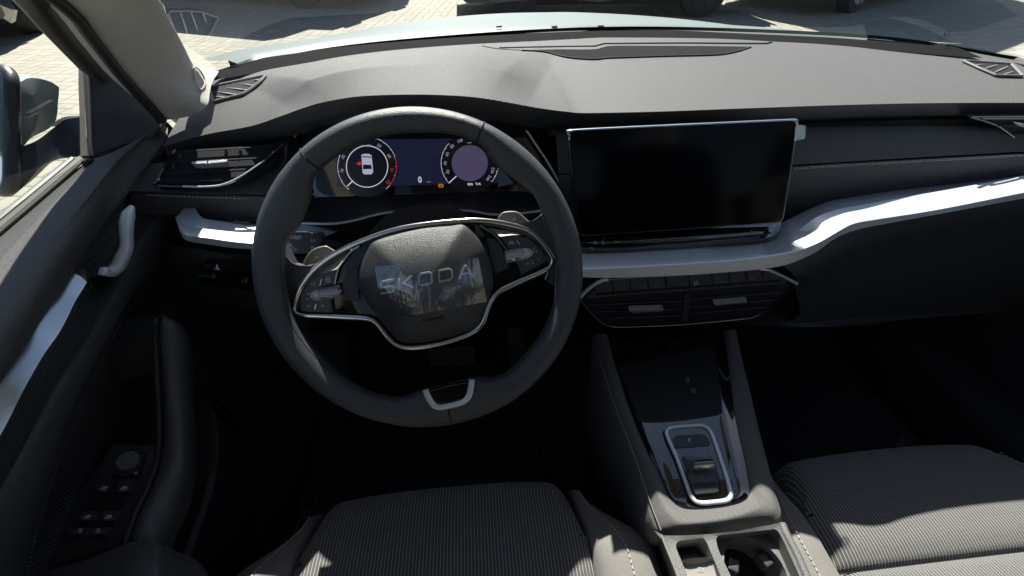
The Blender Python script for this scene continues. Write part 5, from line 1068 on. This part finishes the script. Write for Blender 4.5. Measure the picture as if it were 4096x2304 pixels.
rg = T('c6', [(503, 655), (520, 636), (560, 628), (640, 622), (692, 621), (728, 634), (752, 668), (775, 730), (805, 820), (838, 920), (856, 990), (852, 1020), (825, 1036), (760, 1044), (700, 1048), (662, 1036), (635, 1000), (605, 920), (560, 800), (515, 700)], CQ, .004)
link('selector_frame', tube_bm(rg, .0034, n=10, closed=True, flat=.8, up=CQ[1], ns=120), M['satin'], CN, angle=70)
rc_ = sum(rg, Vector())/len(rg)
sel = link('selector_well', plate_bm([rc_+(p-rc_)*.95-CQ[1]*.001 for p in rg], CQ[1]*-.004), M['gloss'], CN, angle=30)
def cpl(pts, h, th, m, name, par, bev=.001, rad=.002): return link(name, plate_bm(rounded(T('c6', pts, CQ, h), rad), CQ[1]*-th, bevel=bev), m, par, angle=40)
ped = cpl([(538, 690), (560, 676), (690, 668), (725, 680), (745, 722), (740, 732), (560, 745), (545, 738)], .0045, .004, M['park_b'], 'park_button', CN)
s = Sheet('c6', CQ, .0048); s.text('P', 630, 705, .0085, 3, .01); s.done('park_symbol', M['white'], ped)
s = Sheet('c6', CQ, .0002); [s.text(t, x, y, .0078, 3) for t, x, y in (('R', 527, 845), ('N', 541, 876), ('D/S', 556, 907))]; s.fill([(560, 930), (572, 928), (568, 938)]); s.done('gear_letters', M['dimprint'], CN)
cpl([(575, 800), (600, 790), (740, 782), (755, 800), (800, 930), (806, 985), (790, 1000), (680, 1008), (655, 990), (620, 900)], .003, .004, M['dark'], 'selector_slide', CN)
link('slide_rail', tube_bm(T('c6', [(548, 750), (580, 800), (640, 960)], CQ, .004), .0008, n=6), M['chromed'], CN); link('slide_rail', tube_bm(T('c6', [(756, 738), (735, 790)], CQ, .004), .0008, n=6), M['chromed'], CN)
lv = loft([T('c6', [(630, 890), (700, 880), (775, 875)], CQ, .010), T('c6', [(612, 850), (690, 838), (780, 836)], CQ, .020), T('c6', [(650, 822), (700, 816), (760, 812)], CQ, .026), T('c6', [(665, 800), (700, 798), (745, 796)], CQ, .018)], 16, 4)
g1 = link('gear_lever', cpl([(612, 868), (640, 840), (660, 812), (755, 808), (775, 835), (782, 868), (775, 900), (790, 985), (660, 1000), (640, 935)], .010, .009, M['button'], 'gear_lever', CN, .003, .004).data and None or bmesh.new(), None, None) if False else None
gl = cpl([(610, 868), (640, 838), (660, 812), (755, 808), (776, 835), (783, 868), (775, 898), (792, 985), (662, 998), (636, 935)], .011, .009, M['button'], 'gear_lever', CN, .003, .004)
link('lever_tip', loft([T('c6', [(655, 880), (715, 872), (772, 864)], CQ, .014), T('c6', [(655, 850), (712, 842), (768, 838)], CQ, .024), T('c6', [(660, 826), (710, 820), (762, 816)], CQ, .027), T('c6', [(668, 812), (708, 808), (752, 806)], CQ, .020)], 16, 5), M['chromed'], gl, angle=80)
cpl([(645, 940), (775, 930), (792, 985), (662, 998)], .0118, .001, M['knurl'], 'lever_grip', gl, 0, .002).data.materials[0] = mat('ribbed_black', (.06, .062, .066), .45, bump=('rib', 340, 1., (1.57, 0, 0), 0))
# rear tray with parking brake pocket and cup holder
def holed(outer, holes, m, name, par, depth, wallm):
    bm = bmesh.new(); es = []
    for lp in [outer]+holes:
        v = [bm.verts.new(p) for p in lp]; es += [bm.edges.new((v[i], v[(i+1) % len(v)])) for i in range(len(v))]
    bmesh.ops.triangle_fill(bm, use_beauty=True, edges=es)
    if bm.faces and list(bm.faces)[0].normal.z < 0: bmesh.ops.reverse_faces(bm, faces=bm.faces)
    for lp, d in zip(holes, depth): grid_bm([lp, [p+Vector((0, 0, -.002)) for p in lp], [p+Vector((0, 0, -d)) for p in lp]], closed=True, bm=bm)
    o = link(name, bm, m, par, angle=40); return o
ot = T('d8', [(60, 262), (200, 338), (500, 338), (800, 322), (1300, 268), (1700, 195), (1915, 150), (1960, 200), (2110, 560), (2290, 935), (2700, 1800), (560, 1800), (400, 935), (290, 640), (170, 400)], 'z', [.622]*2+[.623]*5+[.620]*8)
hA = rounded(T('d8', [(345, 430), (780, 372), (830, 430), (1070, 1000), (1200, 1400), (720, 1400), (560, 950)], 'z', .621), .010)
hB = rounded(T('d8', [(960, 345), (1870, 238), (1960, 400), (2200, 935), (2500, 1600), (1500, 1600), (1190, 935), (1000, 540)], 'z', .621), .013)
tr = holed(ot, [hA, hB], M['tray'], 'rear_tray', CN, [.045, .03], M['tray'])
ow = [p for p in ot[9:]]+[ot[0]]
link('tray_side', loft([T('d8', [(60, 262), (170, 400), (290, 640), (400, 935), (560, 1500)], 'z', .621), T('d8', [(20, 290), (100, 430), (200, 660), (300, 935), (420, 1500)], 'z', .570), T('d8', [(-20, 320), (0, 430), (90, 700), (170, 935), (240, 1500)], 'z', .470)], 20, 3), M['armleather'], CN)
link('tray_piping', tube_bm(T('d8', [(165, 330), (240, 520), (330, 740), (405, 935), (560, 1400)], 'z', .624), .0014, n=8, ns=40), M['grey'], CN)
link('tray_rail', tube_bm(T('d8', [(1940, 160), (2010, 330), (2170, 640), (2300, 935), (2560, 1500)], 'z', .620), .005, n=10, ns=40), M['tray'], CN)
link('pocket_floor', loft([T('d8', [(400, 460), (800, 400)], 'z', .570), T('d8', [(430, 640), (880, 620)], 'z', .598), T('d8', [(500, 900), (1000, 880)], 'z', .600)], 12, 5), M['dark'], CN)
EP = plane(*T('d8', [(470, 720), (925, 690), (560, 935)], 'z', [.615, .615, .610]))
ep = link('parking_brake', plate_bm(rounded(T('d8', [(490, 745), (905, 700), (1000, 960), (1100, 1300), (640, 1300), (540, 935)], EP, 0), .002), EP[1]*-.012, bevel=.001), M['epb'], CN, angle=40)
link('brake_lip', plate_bm(rounded(T('d8', [(463, 735), (470, 712), (560, 682), (700, 668), (880, 664), (915, 676), (925, 704), (860, 712), (840, 728), (700, 748), (560, 766), (530, 752), (475, 755)], EP, .003), .001), EP[1]*-.006, bevel=.0012), M['chrome'], ep, angle=50)
s = Sheet('d8', EP, .0006); s.text('P', 745, 840, .0062, 3); s.line(arc(745, 840, 30, 0, 350, 20), .0005, True); s.line(arc(745, 840, 46, 130, 225, 8), .0006); s.line(arc(745, 840, 46, -50, 45, 8), .0006); s.done('brake_symbol', M['white'], ep)
cc = T('d8', [(1555, 850)], 'z', .602)[0]; rcup = (T('d8', [(1110, 800)], 'z', .602)[0]-T('d8', [(1950, 740)], 'z', .602)[0]).length/2
circ = [cc+Vector((rcup*math.cos(t), rcup*math.sin(t), 0)) for t in np.linspace(0, 2*math.pi, 48, endpoint=False)]
cs = T('d8', [(960, 345), (1870, 238), (1980, 400), (2260, 935), (2560, 1600), (1450, 1600), (1150, 935), (960, 540)], 'z', .600)
cs[2:] = cs[2:]
ch_ = holed([p for p in cs], [circ], M['tray'], 'cup_holder', CN, [.075], M['tray'])
link('cup_floor', loft([[cc+Vector((-rcup, rcup, -.07)), cc+Vector((rcup, rcup, -.07))], [cc+Vector((-rcup, -rcup, -.07)), cc+Vector((rcup, -rcup, -.07))]], 4, 1), M['darkflat'], CN)
for x, y, a in ((1668, 720, .3), (1190, 800, 2.6)):
    p = T('d8', [(x, y)], 'z', .580)[0]; link('cup_clip', box_bm(p, (.014, .016, .022), rot=Matrix.Rotation(a, 3, 'Z'), bevel=.003), M['button'], ch_)
link('console_base', box_bm((0, -.42, .42), (.18, .46, .26), bevel=.01), M['darkflat'], CN)
link('stack_panel', loft([[(-.16, .20, .72), (0, .2, .72), (.16, .2, .72)], [(-.15, .22, .62), (0, .22, .62), (.16, .22, .62)], [(-.14, .24, .45), (0, .24, .45), (.14, .24, .45)]], 12, 2), M['darkflat'], CN)

# ------------------------------------------------------------------ seats
def make_seat(label, x0=-.380):
    t = thing('front_seat', label, 'car seat', (x0, -.35, .3), 'front seats')
    def H(y): return .550+.010*math.sin(max(0, min(1, (-.08-y)/.25))*math.pi*.5)-.03*max(0, (-.45-y)/.2)
    hw = .205; xs = np.linspace(-1, 1, 41); rows = []
    def fy(s): return -.083-.012*abs(s)**3-.055*max(0, (abs(s)-.80)/.2)**2.2
    for k, (dy, z) in enumerate(((.03, .28), (.018, .36), (.004, .45), (.0015, .49), (0, .515), (-.006, .532), (-.018, .543), (-.035, .549))):
        rows.append([Vector((x0+s*hw*(.985), fy(s)+dy, z+.006*(1-s*s)-.010*max(0, (abs(s)-.85)/.15)**2)) for s in xs])
    for y in np.linspace(-.15, -.62, 120):
        g = math.exp(-((y+.253)/.004)**2)*.008+math.exp(-((y+.253)/.018)**2)*.007
        rows.append([Vector((x0+s*hw, min(y, fy(s)-.036-.0*s) if y > -.18 else y, H(y)+.006*(1-s*s)-g-.010*max(0, (abs(s)-.85)/.15)**2)) for s in xs])
    link('seat_cushion', grid_bm(rows), M['stripe'], t, angle=80)
    link('cushion_seam', tube_bm([Vector((x0+s*hw, -.253, H(-.253)-.0142+.006*(1-s*s))) for s in xs], .0009, n=6), M['darkflat'], t)
    for sg in (-1, 1):
        # outline distances grow rearwards
        ys = np.linspace(-.108, -.62, 30); rr = []
        for y in ys:
            f = 1-sstep(-.215, -.10, y)
            out = .018+.078*f; zt = .522+.056*f; ix = x0+sg*(hw-.004)
            st_ = out*.52
            rr.append([Vector((ix, y, .50)), Vector((ix+sg*out*.12, y, .518+.044*f)), Vector((ix+sg*out*.40, y, zt-.002)), Vector((ix+sg*st_, y, zt)), Vector((ix+sg*out*.82, y, zt-.010)), Vector((ix+sg*out, y+.004, zt-.035)), Vector((ix+sg*out*1.02, y+.01, .42)), Vector((ix+sg*out, y+.02, .30))])
        rr.insert(0, [Vector((p.x-sg*.0, -.094, p.z-.03)) for p in rr[0]])
        bs = link('side_bolster', grid_bm([list(c) for c in zip(*[catm(r, 40) for r in rr])] if False else [catm(r, 30) for r in rr]), M['sidefab'], t, angle=80)
        stitches([r[3]+Vector((0, 0, .0008)) for r in rr[1:]], .0065, .0008, 'stitching', M['threadw'], bs)
        stitches([r[3]+Vector((sg*.004, 0, -.001)) for r in rr[1:]], .008, .0004, 'seam', M['darkflat'], bs) if False else None
    link('seat_base', box_bm((x0, -.38, .30), (.42, .46, .14), bevel=.03), M['darkflat'], t)
    link('backrest', loft([[(x0-.24, -.60, .58), (x0, -.63, .58), (x0+.24, -.60, .58)], [(x0-.25, -.66, .8), (x0, -.70, .8), (x0+.25, -.66, .8)], [(x0-.21, -.78, 1.12), (x0, -.80, 1.14), (x0+.21, -.78, 1.12)], [(x0-.19, -.88, 1.12), (x0, -.88, 1.14), (x0+.19, -.88, 1.12)], [(x0-.24, -.86, .6), (x0, -.86, .6), (x0+.24, -.86, .6)]], 16, 5), M['sidefab'], t)
    return t
s1 = make_seat('black pinstripe driver seat below the steering wheel')
def copy_tree(o, par=None):
    c = o.copy(); COL.objects.link(c); c.parent = par
    for q in list(o.children): copy_tree(q, c)
    return c
s2 = copy_tree(s1); s2.location.x += .742; s2.location.y -= .006
s2['label'] = 'black pinstripe passenger seat right of the centre console, mostly in sun'

# ------------------------------------------------------------------ footwells
fm = tag(link('floor_mat', plate_bm(rounded([Vector(p) for p in ((-.72, -.25, .262), (-.72, .12, .262), (-.66, .22, .262), (-.20, .22, .262), (-.18, -.25, .262))], .04), (0, 0, -.008), bevel=.002), M['mat'], None, angle=30), 'black carpet floor mat in the driver footwell with stitched letters', 'floor mat', 'floor mats')
fm2 = tag(link('floor_mat', plate_bm(rounded([Vector(p) for p in ((.20, -.25, .262), (.20, .22, .262), (.68, .22, .262), (.74, .12, .262), (.74, -.25, .262))], .04), (0, 0, -.008), bevel=.002), M['mat'], None, angle=30), 'black carpet floor mat in the passenger footwell, one stitched letter showing', 'floor mat', 'floor mats')
a = T('d1', [(487, 408)], 'z', .264)[0]; bm = bmesh.new(); place_text(bm, 'OCTAVIA', a+Vector((0, -.115, 0)), (0, -1, 0), (0, 0, 1), .05, .01, 1.15); o = link('mat_letters', bm, M['matprint'], fm, smooth=False)
a = T('d2', [(1200, 150)], 'z', .264)[0]; bm = bmesh.new(); place_text(bm, 'OCTAVIA', a+Vector((0, -.115, 0)), (0, 1, 0), (0, 0, 1), .05, .01, 1.15); o = link('mat_letters', bm, M['matprint'], fm2, smooth=False)
fr_ = thing('foot_rest', 'dark ribbed foot rest left of the pedals', 'foot rest', (-.62, .3, .35))
q = T('c3', [(340, 790), (630, 780), (640, 1390), (340, 1400)], 'y', [.34, .34, .22, .22]); link('rest_plate', plate_bm(q, (0, .02, -.01), bevel=.003), M['dark'], fr_, angle=30)
for k in range(7):
    t = k/7; a, b = q[0].lerp(q[3], t+.03), q[1].lerp(q[2], min(1, t+.13)); link('rest_rib', tube_bm([a+Vector((.008, -.003, .003)), b+Vector((-.008, -.003, .003))], .002, n=5), M['dark'], fr_)
bp_ = thing('brake_pedal', 'dark brake pedal with a diamond pattern pad under the wheel hub', 'pedal', (-.37, .33, .36))
q = rounded(T('c3', [(1140, 880), (1450, 860), (1450, 980), (1170, 990)], 'y', [.30, .30, .27, .27]), .008); link('pedal_pad', plate_bm(q, (0, .012, -.006), bevel=.002), M['dark'], bp_, angle=30)
q4 = T('c3', [(1150, 885), (1445, 868), (1445, 975), (1175, 985)], 'y', [.298, .298, .268, .268]); bm = bmesh.new()
for i in range(8):
    for sgn in (0, 1):
        a = q4[0].lerp(q4[1], i/8+(.125 if sgn else 0)); b = q4[3].lerp(q4[2], i/8+(0 if sgn else .125)); tube_bm([a, b], .0014, n=4, bm=bm)
link('pad_pattern', bm, M['button'], bp_); link('pedal_arm', tube_bm([Vector((-.37, .30, .37)), Vector((-.37, .36, .45)), Vector((-.37, .42, .62))], .010, n=8), M['darkflat'], bp_)
ap = thing('accelerator_pedal', 'slim accelerator pedal right of the brake pedal', 'pedal', (-.22, .33, .34)); link('pedal_pad', box_bm((-.22, .33, .34), (.05, .02, .14), rot=Matrix.Rotation(-.6, 3, 'X'), bevel=.006), M['dark'], ap)
